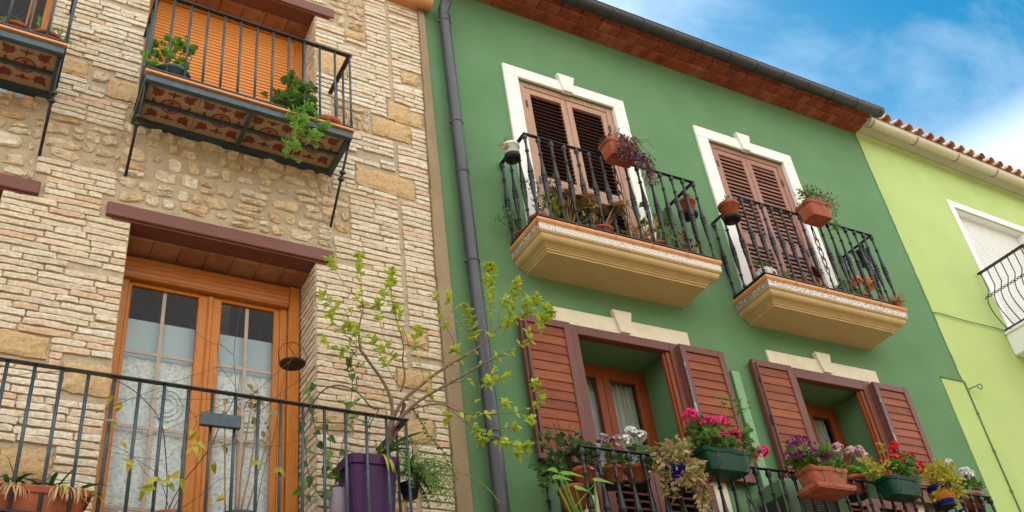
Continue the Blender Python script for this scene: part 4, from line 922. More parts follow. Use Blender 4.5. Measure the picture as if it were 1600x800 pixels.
t, p = plant_thing('hanging_flowerpot', 'terracotta pot hung on the right side rail of the green house\'s nearer upper balcony', 'flowerpot', 1071, 328, -.35, GP)
c = V3((6.48+.115, -.30, 6.40)); c = V3((6.56, -.25, 6.38)); t.location = c
pot_round(t, c, .105, .20, m_pot); k = MB(); k.lathe(c-V3((0,0,.01)), [(.08,-.012),(.10,0),(.104,.03),(.10,.03)], 18); k.build('saucer', m_pblack, t)
k = MB(); foliage(k, c+V3((.04,0,.24)), (.07,.06,.09), 40, .05, .012, up=1.2); k.build('foliage', l_mid, t)
# floor plants of the first balcony
def twiggy(name, label, cat, c, h, n, lm, L_=.03, W_=.02, spread=.2, pot=None, lean=(0,0), tw=m_twig, nl=9, stemr=.004, kind='kite'):
    t = thing(name, label, cat, c, GF); c = V3(c)
    pot_round(t, c, pot[0], pot[1], pot[2]); k = MB(); f = MB(); b = c+V3((0,0,pot[1]-.03))
    for i in range(n):
        o = V3((R.uniform(-1,1)*spread+lean[0], R.uniform(-.6,.6)*spread+lean[1], h*R.uniform(.55,1))); m = b+o*.45+unit()*.03; e = b+o
        k.tube([b, m, e], [stemr, stemr*.7, stemr*.35], 5)
        for j in range(nl):
            u = R.uniform(.35,1); q = (b.lerp(m, u*2) if u < .5 else m.lerp(e, u*2-1)); leaf(f, q, unit()+V3((0,0,.3)), unit()+V3((0,0,.8)), L_*R.uniform(.7,1.3), W_*R.uniform(.7,1.2), 0, kind)
            if j % 3 == 0: k.tube([q, q+unit()*.05], .0015, 4)
    k.build('stem', tw, t); f.build('foliage', lm, t); return t
def rosettes(name, label, c, pots, lm, n=4, r=.06, spread=.12, h=.2):
    t = thing(name, label, 'succulent', c, GF); c = V3(c); pot_round(t, c, *pots); k = MB(); f = MB(); b = c+V3((0,0,pots[1]-.02))
    for i in range(n):
        e = b+V3((R.uniform(-1,1)*spread, R.uniform(-.7,.3)*spread, R.uniform(.35,1)*h)); k.tube([b, b.lerp(e,.5)+unit()*.025, e], .006, 6); ax = (unit()*.5+V3((0,-.5,.8))).normalized(); tq = ax.to_track_quat('Z','Y').to_matrix()
        for ring, (cnt, el, ll) in enumerate(((11,.15,1),(9,.6,.8),(6,1.1,.55))):
            for j in range(cnt):
                a = 6.283*j/cnt+ring*.4; d = tq @ V3((math.cos(a)*math.cos(el), math.sin(a)*math.cos(el), math.sin(el))); leaf(f, e, d, ax, r*ll*R.uniform(.85,1.15), r*.42*ll, 0, 'kite')
    k.build('stem', m_cane, t); f.build('foliage', lm, t); return t
Z1 = 5.56; Z2 = 5.527
twiggy('potted_shrub', 'thin twiggy green shrub in the left corner of the green house\'s nearer upper balcony', 'potted plant', (4.42,-.36,Z1), .62, 12, l_mid, .04, .018, .16, (.10,.13,m_pot), lean=(.05,0))
t = twiggy('potted_succulent', 'green sprig poking out left through the side balusters of the nearer upper balcony', 'potted plant', (4.36,-.13,Z1), .34, 8, l_mid, .045, .02, .12, (.07,.10,m_pot), lean=(-.22,-.06))
rosettes('potted_succulent', 'cluster of bronze succulent rosettes low behind the middle of the nearer upper balcony\'s balusters', (5.12,-.40,Z1), (.13,.12,m_pot), l_succ, 16, .095, .27, .40)
rosettes('potted_succulent', 'tall-stemmed dark tipped aeoniums left of centre on the green house\'s nearer upper balcony', (4.78,-.38,Z1), (.09,.10,m_pot), l_succ, 9, .075, .16, .5)
t = thing('potted_plant', 'big-leaved green plant right of the scroll panel on the nearer upper balcony', 'potted plant', (5.85,-.36,Z1), GF); c = V3((5.85,-.36,Z1)); pot_round(t, c, .12, .14, m_pot); k = MB(); f = MB()
for i in range(15):
    e = c+V3((R.uniform(-.22,.24), R.uniform(-.1,.06), R.uniform(.22,.62))); k.tube([c+V3((0,0,.12)), c.lerp(e,.5)+unit()*.03, e], .006, 5); leaf(f, e, unit()+V3((0,-.2,-.3)), V3((0,-.7,.5))+unit()*.4, .17, .12, 0, 'heart')
k.build('stem', m_cane, t); f.build('leaf', l_mid, t)
k = MB(); 
rosettes('potted_succulent', 'brown rosettes on curved stems right beside the big-leaved plant, nearer upper balcony', (6.02,-.33,Z1), (.08,.1,m_pot), l_brown, 2, .075, .08, .5)
rosettes('potted_succulent', 'small succulent in a blue pot near the right end of the nearer upper balcony', (6.32,-.40,Z1), (.075,.09,m_pblue), l_succ, 4, .05, .10, .3)
twiggy('potted_shrub', 'bright yellow-green leafy twigs behind the third baluster of the nearer upper balcony', 'potted plant', (4.66,-.36,Z1), .52, 10, l_lime, .05, .024, .14, (.09,.12,m_pot), nl=12)
twiggy('potted_shrub', 'tangle of pale curling stems and few leaves right of centre on the nearer upper balcony', 'potted plant', (5.62,-.40,Z1), .42, 16, l_yel, .05, .035, .26, (.10,.11,m_pot), tw=m_cane, nl=4, stemr=.006)
twiggy('potted_shrub', 'low leafy green plant between the aeoniums and the bronze rosettes, nearer upper balcony', 'potted plant', (4.95,-.42,Z1), .26, 12, l_mid, .055, .03, .18, (.08,.10,m_pot), nl=9)
twiggy('potted_shrub', 'reddish twiggy plant beside the blue pot at the nearer upper balcony\'s right end', 'potted plant', (6.20,-.43,Z1), .34, 10, l_var, .05, .025, .16, (.08,.10,m_pot), nl=7)
twiggy('potted_shrub', 'sparse green sprigs rising left of the orange clivia on the farther upper balcony', 'potted plant', (8.60,-.40,Z2), .26, 9, l_mid, .05, .026, .14, (.08,.10,m_pot), nl=7)
# ---- second balcony
t = thing('hanging_flowerpot', 'terracotta pot with fresh green tips hung at the left end of the farther upper balcony', 'flowerpot', (7.03,-.42,6.33), GP); c = V3((7.03,-.42,6.33))
pot_round(t, c, .115, .21, m_pot); k = MB(); k.lathe(c-V3((0,0,.01)), [(.08,-.012),(.10,0),(.106,.03),(.10,.03)], 18); k.build('saucer', m_pblack, t)
k = MB(); foliage(k, c+V3((-.02,0,.23)), (.10,.08,.05), 34, .07, .02, up=.4); k.build('foliage', l_fresh, t)
t = thing('window_box', 'square terracotta box with bushy brown and green trailing plants on the farther balcony\'s rail', 'flower box', (8.24,-.62,6.50), GP); c = V3((8.22,-.62,6.48))
pot_trough(t, c, .19, .13, .21, m_pot)
k = MB(); f = MB()
for i in range(70):
    b = c+V3((R.uniform(-.16,.18), R.uniform(-.10,.08), .19)); o = V3((R.uniform(-1,1.4), R.uniform(-1,.5), R.uniform(-.3,1))); k.tube([b, b+o*.07+V3((0,0,.05)), b+o*.12, b+o*.15+V3((0,-.02,-R.uniform(0,.14)))], .002, 4)
k.build('stem', m_cane, t); foliage(f, c+V3((.05,-.02,.28)), (.32,.19,.18), 420, .042, .022, mi=0); foliage(f, c+V3((.22,-.05,.05)), (.10,.08,.20), 120, .032, .016, mi=0, up=-.5); foliage(f, c+V3((.08,-.05,.28)), (.30,.18,.17), 260, .042, .017, mi=1); f.build('foliage', [l_mid, l_purp], t)
t = thing('hanging_flowerpot', 'round green plastic pot hung on the right side rail of the farther upper balcony', 'flowerpot', (9.36,-.22,6.36), GP); c = V3((9.36,-.24,6.36))
pot_round(t, c, .10, .20, m_pgreen); k = MB(); foliage(k, c+V3((.02,0,.24)), (.09,.07,.07), 36, .06, .02, up=.8); k.build('foliage', l_fresh, t)
t = thing('painted_bowl', 'patterned ceramic bowl with a small green plant in the farther upper balcony\'s left corner', 'flowerpot', (7.30,-.40,Z2), GF); c = V3((7.30,-.40,Z2))
mbw = mat('painted_ceramic', [(.08,.09,.16),(.62,.60,.52),(.35,.12,.08)], .3, scale=22, detail=1); k = MB(); k.lathe(c, [(.06,0),(.10,.03),(.13,.09),(.12,.14),(.09,.16),(.095,.17),(.085,.165)], 20); k.build('pot', mbw, t); k = MB(); foliage(k, c+V3((-.02,0,.23)), (.10,.08,.09), 50, .05, .028, 'round'); k.build('foliage', l_mid, t)
for (x, lab, lm, n, kd, rr) in ((7.62,'small bright green plant in a red pot just right of the patterned ceramic bowl',l_fresh,36,'kite',.09),(7.86,'pale variegated sprigs in a red pot below the dark brown rosette plant',l_var,40,'kite',.10),(8.42,'low terracotta pot with stubby shoots right of the farther upper balcony\'s scroll panel',l_mid,18,'kite',.08)):
    t = thing('potted_plant', lab, 'potted plant', (x,-.40,Z2), GF); c = V3((x,-.40,Z2)); pot_round(t, c, .085, .11, m_pot); k = MB(); foliage(k, c+V3((0,0,.16)), (rr,rr*.7,.09), n, .05, .022, kd, up=1); k.build('foliage', lm, t)
rosettes('potted_succulent', 'dark brown rosette plant left of the scroll panel on the farther upper balcony', (8.10,-.42,Z2), (.08,.10,m_pot), l_brown, 5, .095, .05, .42)
t = thing('potted_flower', 'orange clivia flowers behind the balusters of the farther upper balcony', 'potted flower', (8.78,-.42,Z2), GF); c = V3((8.78,-.42,Z2)); pot_round(t, c, .09, .12, m_pot); k = MB(); f = Heads(); s = MB()
for i in range(7): strap(k, c+V3((0,0,.1)), V3((R.uniform(-.7,.7),R.uniform(-.5,.2),1)), .26, .035, 1.6)
for dx, dz in ((-.06,.30),(.10,.33),(.15,.28)): umbel(f, s, c+V3((0,0,.1)), c+V3((dx,-.06,dz)), .05, 12, .045)
k.build('foliage', l_fresh, t); s.build('stem', l_fresh, t); f.build('flower', f_or, t)
for x, y, lab, n in ((9.02,-.42,'clump of dry grass with one long bare stalk, right of the orange clivia',90),(9.22,-.53,'small tuft of dry grass spilling over the farther upper balcony\'s right corner',80)):
    t = thing('dry_grass_pot', lab, 'potted plant', (x,y,Z2), GF); c = V3((x,y,Z2)); pot_round(t, c, .08 if n > 85 else .05, .08, m_pot); k = MB()
    for i in range(n): strap(k, c+V3((0,0,.06)), V3((R.uniform(-1,1),R.uniform(-1,.3),R.uniform(.2,1))), R.uniform(.09,.2), .006, R.uniform(.2,1.8), 0, 4)
    if n > 85: k.tube([c+V3((0,0,.08)), c+V3((.12,-.03,.16)), c+V3((.24,-.05,.2)), c+V3((.36,-.06,.30))], .004, 5)
    k.build('foliage', l_dry, t)
# ---- long lower balcony of the green house: rail y about -.60, top z 3.175
YL = -.60
def geranium(f, fl, s, c, rad, n, heads, fl_r=.055, lm=0, L_=.06, kind='round', ps=.034, nb=40):
    foliage(f, c, rad, n, L_, L_*.95, kind, up=.5)
    for (dx, dy, dz) in heads: umbel(fl, s, c, c+V3((dx,dy,dz)), fl_r, nb, ps)
t = thing('potted_plant', 'dark leaved bushy plant at the left corner of the lower green house balcony', 'potted plant', (4.22,-.42,2.90), GF); c = V3((4.28,-.40,2.72)); pot_round(t, c, .12, .17, m_pot)
k = MB(); s = MB(); stems(s, c+V3((0,0,.15)), c+V3((0,0,.50)), (.32,.2,.35), 16, .004); foliage(k, c+V3((.0,0,.44)), (.30,.2,.33), 170, .075, .05, 'kite', up=.2); foliage(k, c+V3((-.12,-.05,.25)), (.20,.14,.2), 70, .08, .055); s.build('stem', m_twig, t); k.build('foliage', l_dark, t)
t = thing('potted_plant', 'large pale green arum leaves on long stalks at the lower balcony\'s left end', 'potted plant', (4.05,-.72,2.12), GF); c = V3((4.40,-.48,2.12)); pot_round(t, c, .14, .2, m_pot); k = MB(); f = MB()
for (px, py, yy, L_) in ((880,742,-.70,.14),(866,748,-.74,.12),(930,752,-.68,.13),(900,764,-.62,.11),(872,738,-.6,.10)):
    e = at(px, py, y=yy); k.tube([c+V3((0,0,.18)), c.lerp(e,.6)+V3((-.03,0,.05)), e], .009, 6); leaf(f, e, V3((R.choice((-1,1))*R.uniform(.5,1),-.3,R.uniform(-.3,.15))), V3((.1,-.75,.55))+unit()*.2, L_*1.15, L_*.95, 0, 'heart')
e = at(925, 705, y=-.66); k.tube([c+V3((0,0,.18)), at(900,790,y=-.68), e.lerp(c,.25)], .006, 6)
k.build('stalk', l_fresh, t); f.build('leaf', l_fresh, t)
def rail_pot(label, px, py, r, h, m, build, cat='flowerpot', y=YL+.14, nm='flowerpot', hang_out=False):
    p = at(px, py, y=y); t = thing(nm, label, cat, p, GP); pot_round(t, p, r, h, m); k = MB(); k.lathe(p-V3((0,0,.010)), [(r*.6,-.006),(r*.80,0),(r*.84,.02),(r*.80,.02)], 18); k.build('saucer', m_pblack, t)
    zr = ZR3
    for sx in (-.03,.03): k = MB(); k.tube([p+V3((sx,0,-.02)), p+V3((sx,(YL-y)*.55,-.02)), V3((p.x+sx,YL-.005+.03*(1 if y > YL else -1),p.z+.02)), V3((p.x+sx,YL-.005+.03*(1 if y > YL else -1),zr+.01)), V3((p.x+sx,YL-.03*(1 if y > YL else -1),zr+.01))], .0035, 5); k.build('hook', m_black, t)
    f = MB(); fl = Heads(); s = MB(); build(t, p+V3((0,0,h)), f, fl, s); return t
def b1(t, c, f, fl, s): foliage(f, c+V3((.02,-.03,.07)), (.15,.10,.13), 130, .045, .03); stems(s, c, c+V3((0,0,.08)), (.14,.1,.1), 8); [bloom(fl, c+V3((R.uniform(-.02,.16),-.08+R.uniform(-.03,.03),R.uniform(-.06,.14))), .022, 6, 0, .022) for _ in range(9)]; s.build('stem', l_mid, t); f.build('foliage', l_dark, t); fl.build('flower', f_pw, t)
rail_pot('terracotta pot with small dark violet flowers, leftmost of three on the lower green house rail', 915, 762, .10, .15, m_pot, b1)
def b2(t, c, f, fl, s): foliage(f, c+V3((0,-.02,.08)), (.13,.09,.15), 110, .045, .028); [umbel(fl, s, c, c+V3((x,-.04,z)), .032, 9, .026) for x, z in ((-.10,.20),(-.05,.26),(.03,.24),(.07,.19),(.04,.12),(-.12,.15),(.09,.26))]; s.build('stem', l_mid, t); f.build('foliage', l_mid, t); fl.build('flower', f_pw, t)
rail_pot('terracotta pot with white and violet starry flowers, middle of three on the rail', 960, 760, .10, .15, m_pot, b2)
def b3(t, c, f, fl, s): geranium(f, fl, s, c+V3((0,-.02,.10)), (.17,.10,.13), 110, [(-.02,-.03,.20),(.06,-.04,.17),(-.10,-.05,.10)], .05); fl2 = MB(); s.build('stem', l_mid, t); f.build('foliage', l_mid, t); fl.build('flower', f_white, t)
rail_pot('terracotta pot with a white geranium, rightmost of three on the lower green house rail', 1000, 760, .105, .16, m_pot, b3)
def b4(t, c, f, fl, s):
    foliage(f, c+V3((0,-.05,.02)), (.27,.15,.20), 520, .05, .032, hang=.6); foliage(f, c+V3((.02,-.14,-.10)), (.20,.05,.12), 130, .05, .03, hang=.6); foliage(f, c+V3((.20,-.06,-.30)), (.10,.07,.40), 240, .045, .03, hang=1); foliage(f, c+V3((-.12,-.05,-.16)), (.14,.08,.14), 110, .045, .03)
    stems(s, c, c+V3((0,0,.1)), (.2,.12,.1), 10); s.build('stem', m_cane, t); f.build('foliage', l_var, t)
rail_pot('cobalt blue pot smothered in trailing pink and cream variegated leaves on the lower rail', 1058, 765, .105, .19, m_pblue, b4, y=YL-.13)
def trough_thing(label, px, py, yv, hx, hy, h, m, wavy, saucer, nm='flower_trough'):
    p = at(px, py, y=yv); t = thing(nm, label, 'flower trough', p, GP); pot_trough(t, p, hx, hy, h, m, 0, wavy, saucer)
    for sx in (-hx*.55, hx*.55): k = MB(); k.tube([p+V3((sx,hy,h*.5)), p+V3((sx,0,-.008-(.02 if saucer else 0))), p+V3((sx,-hy*1.06,.03)), p+V3((sx,-hy*1.1,h*.82)), p+V3((sx,-hy*1.02,h*.84))], .004, 5); k.tube([p+V3((sx,hy,h*.5)), V3((p.x+sx,YL-.026,ZR3-.1)), V3((p.x+sx,YL-.026,ZR3+.009)), V3((p.x+sx,YL+.03,ZR3+.009))], .004, 5); k.build('hook', m_black, t)
    return t, p+V3((0,0,h))
t, c = trough_thing('scalloped dark green trough with magenta geraniums on the lower green house rail', 1134, 742, YL-.15, .26, .115, .19, m_pgreen, True, None)
f = MB(); fl = Heads(); s = MB(); foliage(f, c+V3((.05,0,.12)), (.42,.15,.17), 420, .06, .055, 'round'); foliage(f, c+V3((.36,0,.10)), (.10,.10,.20), 60, .06, .05, 'round')
for d in ((-.27,-.04,.30),(-.13,-.06,.25),(.05,-.05,.27),(.44,-.05,.03),(.15,-.08,.16),(-.04,-.10,.10)): umbel(fl, s, c+V3((d[0]*.8,0,0)), c+V3(d), .072 if d[2] > .2 or d[0] > .4 else .042, 36, .030)
for i in range(5): b = c+V3((.1+.05*i,0,.05)); s.tube([b, b+V3((.02,0,.3)), b+V3((.06+.03*i,-.02,.46+.03*R.random()))], .0025, 4); foliage(f, b+V3((.05+.03*i,-.02,.45)), (.07,.04,.06), 12, .05, .02)
s.build('stem', l_mid, t); f.build('foliage', l_mid, t); fl.build('flower', f_pink, t)
t, c = trough_thing('long terracotta trough with a saucer and deep purple flowers on the lower green house rail', 1292, 768, YL-.17, .235, .12, .18, m_pot, True, m_pot)
f = MB(); fl = Heads(); s = MB(); foliage(f, c+V3((-.06,-.03,.08)), (.30,.16,.14), 260, .08, .055, 'heart', up=.2); foliage(f, c+V3((.20,0,.13)), (.18,.14,.12), 200, .04, .025)
for i in range(30): umbel(fl, s, c, c+V3((R.uniform(-.36,.10), R.uniform(-.13,.06), R.uniform(.08,.27))), .034, 10, .022)
for i in range(9): umbel(fl, s, c+V3((.2,0,0)), c+V3((R.uniform(.10,.38), R.uniform(-.08,.06), R.uniform(.1,.24))), .02, 6, .018)
s.build('stem', l_mid, t); f.build('foliage', l_mid, t); fl.build('flower', f_purp, t)
def b5(t, c, f, fl, s): geranium(f, fl, s, c+V3((0,-.01,.08)), (.24,.11,.11), 130, [(-.13,-.05,.20),(.06,-.04,.19),(.16,-.05,.20),(.20,-.04,.15),(-.16,-.05,.13)], .05, L_=.06); s.build('stem', l_fresh, t); f.build('foliage', l_fresh, t); fl.build('flower', f_lil, t)
rail_pot('round terracotta pot with pale pink pelargoniums between two troughs on the lower rail', 1340, 778, .13, .19, m_pot, b5)
t, c = trough_thing('plain dark green trough with bright red geraniums and yellow foliage on the lower rail', 1411, 779, YL-.15, .235, .11, .18, m_pgreen, False, None)
f = MB(); fl = Heads(); s = MB(); foliage(f, c+V3((-.19,0,.12)), (.22,.13,.14), 210, .045, .028, mi=1); foliage(f, c+V3((.12,-.02,.09)), (.20,.14,.15), 230, .052, .05, 'round', mi=0); foliage(f, c+V3((-.02,0,.33)), (.05,.04,.05), 16, .045, .03, mi=1)
for d, r in (((.02,-.06,.18),.07),((.23,-.03,.23),.075),((.31,-.04,.13),.07),((.12,-.03,.36),.035),((.06,-.03,.31),.03)): umbel(fl, s, c+V3((d[0]*.7,0,0)), c+V3(d), r, 34, .030)
s.build('stem', l_mid, t); f.build('foliage', [l_mid, l_yel], t); fl.build('flower', f_red, t)
def b6(t, c, f, fl, s):
    foliage(f, c+V3((0,-.03,.02)), (.30,.17,.22), 520, .05, .035, hang=.3); foliage(f, c+V3((-.03,-.13,-.05)), (.2,.05,.1), 90, .05, .035, hang=.3); stems(s, c, c, (.2,.1,.1), 6); s.build('stem', m_cane, t); f.build('foliage', l_yel, t)
    g = MB(); g.lathe(c-V3((0,0,.21)), [(.09,.05),(.118,.10),(.122,.14),(.116,.15)], 20); g.build('ochre_band', m_pgold, t)
rail_pot('blue and ochre glazed pot under yellow-green ivy near the right end of the lower rail', 1480, 792, .12, .21, m_pblue, b6, y=YL-.13)
def b7(t, c, f, fl, s): geranium(f, fl, s, c+V3((0,-.01,.06)), (.22,.10,.12), 130, [(-.22,-.04,.24),(.0,-.05,.17),(.05,-.05,.14),(-.03,-.04,.12)], .055); fl.build('flower', f_white, t); g = Heads(); [bloom(g, c+V3((R.uniform(-.05,.18),-.09,R.uniform(-.1,.10))), .02, 6, 0, .02) for _ in range(9)]; g.build('small_flower', f_pw, t); s.build('stem', l_mid, t); f.build('foliage', l_mid, t)
rail_pot('terracotta pot with tall white geraniums at the far right end of the lower rail', 1524, 800, .12, .18, m_pot, b7, y=YL+.14)
# air conditioner behind the lower balcony rail
t = thing('air_conditioner', 'green painted air conditioner box with black side grilles behind the lower balcony balusters', 'air conditioner', (6.97,-.25,2.10)); q = MB(); q.box(6.60,7.42,-.42,-.06,2.40,3.22,0,.03); q.build('casing', m_ac, t)
q = MB(); q.box(6.78,7.22,-.428,-.42,2.55,3.06,0,.01)
for i in range(22): q.box(6.79,7.21,-.436,-.428,2.565+i*.0225,2.575+i*.0225)
q.build('front_grille', m_black, t); q = MB()
for i in range(14): q.box(6.592,6.60,-.38+.023*i,-.368+.023*i,2.55,3.05)
q.build('side_grille', m_black, t)
for xx in (6.75,7.28): q = MB(); q.box(xx-.02,xx+.02,-.42,-.0,2.36,2.40); q.box(xx-.02,xx+.02,-.03,-.0,2.2,2.36); q.build('support', m_ac, t)
# ---- upper balcony of the stone house
zf = lambda x: zt(x, 6.055, .036)
t = thing('potted_geranium', 'spindly pale green geranium in a grey-green bowl on the stone house\'s upper balcony', 'potted plant', (.92,-.40,zf(.92)), GF); c = V3((.90,-.40,zf(.9)+.01)); pot_round(t, c, .15, .15, m_pteal, taper=.6)
k = MB(); f = MB()
for (px, py, yy, r) in ((250,65,-.5,.07),(240,85,-.5,.08),(228,100,-.5,.07),(290,72,-.42,.08),(300,90,-.42,.08),(272,68,-.45,.06),(282,105,-.45,.06),(258,90,-.5,.06)):
    e = at(px, py, y=yy); k.tube([c+V3((0,0,.13)), c.lerp(e,.6)+unit()*.03, e], [.007,.005,.004], 6); foliage(f, e, (r,r*.8,r*.8), 26, .05, .05, 'round', up=.5)
k.build('stem', m_plant_bark, t); f.build('foliage', l_fresh, t)
t = thing('potted_geranium', 'dense leafy green geranium with trailing shoots over the edge of the stone house upper balcony', 'potted plant', (1.93,-.42,zf(1.93)), GF); c = V3((1.93,-.42,zf(1.93)+.01)); pot_round(t, c, .11, .15, m_pblack)
f = MB(); foliage(f, c+V3((-.02,-.04,.25)), (.20,.15,.20), 420, .065, .062, 'round', up=.3); foliage(f, c+V3((.14,-.04,.15)), (.09,.1,.12), 110, .065, .06, 'round')
k = MB()
for pts in (((460,175),(462,200),(455,220)),((470,180),(462,190),(460,235),(455,245)),((480,170),(478,195),(488,205)),((490,178),(500,195),(508,200)),((470,190),(475,210),(492,218))):
    q = [at(px, py, y=-.60-.02*i) for i, (px, py) in enumerate(pts)]; k.tube([c+V3((0,-.08,.18))]+q, .003, 5)
    for e in q: foliage(f, e, (.05,.04,.05), 9, .055, .05, 'round', mi=1)
k.build('stem', l_fresh, t); f.build('foliage', [l_mid, l_fresh], t)
t = thing('potted_succulent', 'small teal pot of stubby succulents in the right corner of the stone house upper balcony', 'succulent', (2.28,-.36,zf(2.28)), GF); c = V3((2.27,-.38,zf(2.27)+.01)); pot_round(t, c, .10, .14, m_pteal); k = MB(); foliage(k, c+V3((0,0,.16)), (.07,.06,.05), 40, .05, .018, up=1); strap(k, c+V3((0,0,.12)), V3((.1,0,1)), .22, .02, .3); strap(k, c+V3((.02,0,.12)), V3((-.2,0,1)), .18, .02, .3); k.build('foliage', l_succ, t)
t = thing('saucer', 'empty terracotta saucer leaning over the edge tiles of the stone house upper balcony', 'saucer', (2.20,-.50,zf(2.2))); c = V3((2.24,-.455,zf(2.24)+.012)); k = MB(); k.lathe(c, [(.08,0),(.13,.006),(.15,.035),(.143,.035),(.12,.012)], 24); k.build('dish', m_pot, t)
# ---- far left upper balcony
for x, r, h, lab, L_, n in ((-.30,.13,.16,'terracotta pot with low green leaves at the photo\'s top left edge',.05,70),(-.07,.14,.15,'wide terracotta bowl of rosemary at the right corner of the far left balcony',.05,150)):
    t = thing('potted_herb', lab, 'potted plant', (x,-.35,zf(x)), GF); c = V3((x,-.36,zf(x)+.02)); pot_round(t, c, r, h, m_pot)
    k = MB()
    if n < 100: foliage(k, c+V3((0,0,h+.04)), (.14,.1,.07), n, .06, .03)
    else:
        for dx, hh in ((-.07,.26),(.08,.2),(.12,.14),(.02,.16),(.15,.08)):
            b = c+V3((dx*.6,0,h)); e = b+V3((dx*.7,0,hh)); k.tube([b,e],.003,5)
            for j in range(34): u = R.random(); leaf(k, b.lerp(e,u), unit()+V3((0,0,1)), unit(), .045, .007)
    k.build('foliage', l_fresh if n > 100 else l_mid, t)
# ---- lower balcony of the stone house (floor z about 2.2, rail y about -.53, top z 3.2)
zl = lambda x: zt(x, 2.235, .024)
YB = -.53
t = thing('planter', 'long terracotta planter with strap leaves and dry stalks at the bottom left corner', 'planter', (.2,-.36,2.3), GF); p = at(55, 775, y=-.42); c = V3((p.x, -.40, p.z-.20)); pot_trough(t, c, .30, .14, .22, m_pot)
k = MB()
for (px, py) in ((20,725),(35,745),(55,745),(80,740),(85,750),(110,735),(60,755),(28,755)):
    b = at(px, py, y=-.42); b.z = c.z+.19
    for j in range(2): strap(k, b, V3((R.uniform(-.8,.8),R.uniform(-.5,.3),1)), R.uniform(.2,.3), .032, R.uniform(.8,2.4), 0)
for i in range(4): strap(k, c+V3((R.uniform(-.2,.3),-.05,.18)), V3((R.uniform(-.6,1),-.5,.7)), .28, .03, 2.4, 1)
k.build('leaf', [l_dark, l_yel], t); k = MB()
for cx in (-.16,.18):
    k = MB()
    for i in range(20): b = c+V3((cx+R.uniform(-.08,.08), -.13, .21)); strap(k, b, V3((R.uniform(-.5,.5),-.5,.4)), R.uniform(.1,.24), .014, 3, 0, 5)
    k.build('dry_stalk', l_dry, t)
# bare climbing shrub
t = thing('bare_climber', 'nearly leafless climbing shrub with thin arching stems in front of the stone house balcony door', 'potted shrub', (1.1,-.38,2.25), GF); c = at(270, 812, y=-.36); pot_round(t, V3((c.x,-.36,c.z-.19)), .15, .20, m_pot)
def px_path(pts, y0, y1): n = len(pts); return [at(a, b, y=y0+(y1-y0)*i/(n-1)) for i, (a, b) in enumerate(pts)]
def smooth(P, it=1):
    for _ in range(it):
        Q = [P[0]]
        for a, b in zip(P, P[1:]): Q += [a.lerp(b,.25), a.lerp(b,.75)]
        Q.append(P[-1]); P = Q
    return P
k = MB(); f = MB()
paths = [([(259,800),(262,762),(259,710),(255,665),(240,639),(210,609),(165,586),(112,580),(37,582),(-20,600)],-.38,-.62,.0045),
 ([(262,800),(280,760),(330,700),(345,660),(371,617),(364,555),(370,515),(381,461)],-.38,-.60,.004),
 ([(371,617),(367,600),(341,572),(339,534),(350,506)],-.60,-.62,.0025),([(364,555),(342,535),(337,540),(307,522),(286,492)],-.60,-.64,.0022),
 ([(372,612),(374,590),(386,562)],-.6,-.6,.002),([(375,624),(330,639),(262,672),(206,689)],-.5,-.62,.0025),([(394,623),(281,624),(184,622),(120,640)],-.55,-.6,.002),
 ([(380,640),(392,619),(450,567),(497,525),(520,505)],-.45,-.70,.0028),([(410,640),(435,617),(497,572),(540,545)],-.45,-.7,.0025),([(150,645),(220,617),(300,587),(340,574)],-.6,-.62,.0025),
 ([(265,800),(250,740),(215,720),(190,700),(150,690)],-.38,-.5,.0025),([(268,800),(290,760),(280,700),(300,680),(310,655),(295,640)],-.38,-.55,.003),([(275,800),(320,770),(345,745),(370,750)],-.38,-.5,.0025),
 ([(330,700),(380,690),(420,700),(460,690)],-.5,-.55,.002),([(255,720),(200,712),(165,705)],-.45,-.55,.002),([(262,762),(230,745),(215,720)],-.42,-.5,.002),([(400,800),(410,740),(430,680),(440,600),(455,560)],-.4,-.6,.003)]
allp = []
for pts, y0, y1, r in paths:
    P = smooth(px_path(pts, y0, y1), 2); n = len(P); k.tube(P, [r*(1-.6*i/n) for i in range(n)], 5); allp += P[2:]
for q in R.sample(allp, 26):
    k.tube([q, q+unit()*.05+V3((0,0,.02))], .0012, 4)
for px, py in ((188,632),(172,622),(197,700),(205,725),(300,672),(305,680),(308,690),(302,700),(275,745),(282,750),(230,755),(235,762),(330,727),(395,727),(350,775),(265,755),(225,770),(310,705),(262,745),(240,748),(438,735),(180,660)):
    q = at(px, py, y=-.56)
    for j in range(2): leaf(f, q+unit()*.012, unit()+V3((0,0,-.5)), V3((0,-1,.3))+unit()*.5, R.uniform(.05,.08), .04, 0, 'heart')
k.build('stem', m_twig, t); f.build('foliage', l_yel, t)
# canes in a grey pot
t = thing('potted_canes', 'upright brown canes with blotched leaves in a dark pot before the balcony door', 'potted shrub', (1.62,-.30,2.25), GF); c = at(372, 812, y=-.26); pot_round(t, V3((c.x,-.26,c.z-.17)), .13, .19, m_pteal)
k = MB(); f = MB()
for pts in (((352,800),(351,720),(352,622)),((372,800),(378,720),(392,640),(396,610)),((376,800),(392,730),(402,650),(408,625)),((368,800),(370,700),(372,640)),((385,800),(415,700),(425,650))):
    P = smooth(px_path(pts, -.26, -.30), 1); k.tube(P, .006, 6)
    for q in P[len(P)//2:]:
        for j in range(3): leaf(f, q+unit()*.03, unit(), V3((0,-1,.4))+unit()*.6, .06, .035, 0)
k.build('cane', m_cane, t); f.build('foliage', l_var, t)
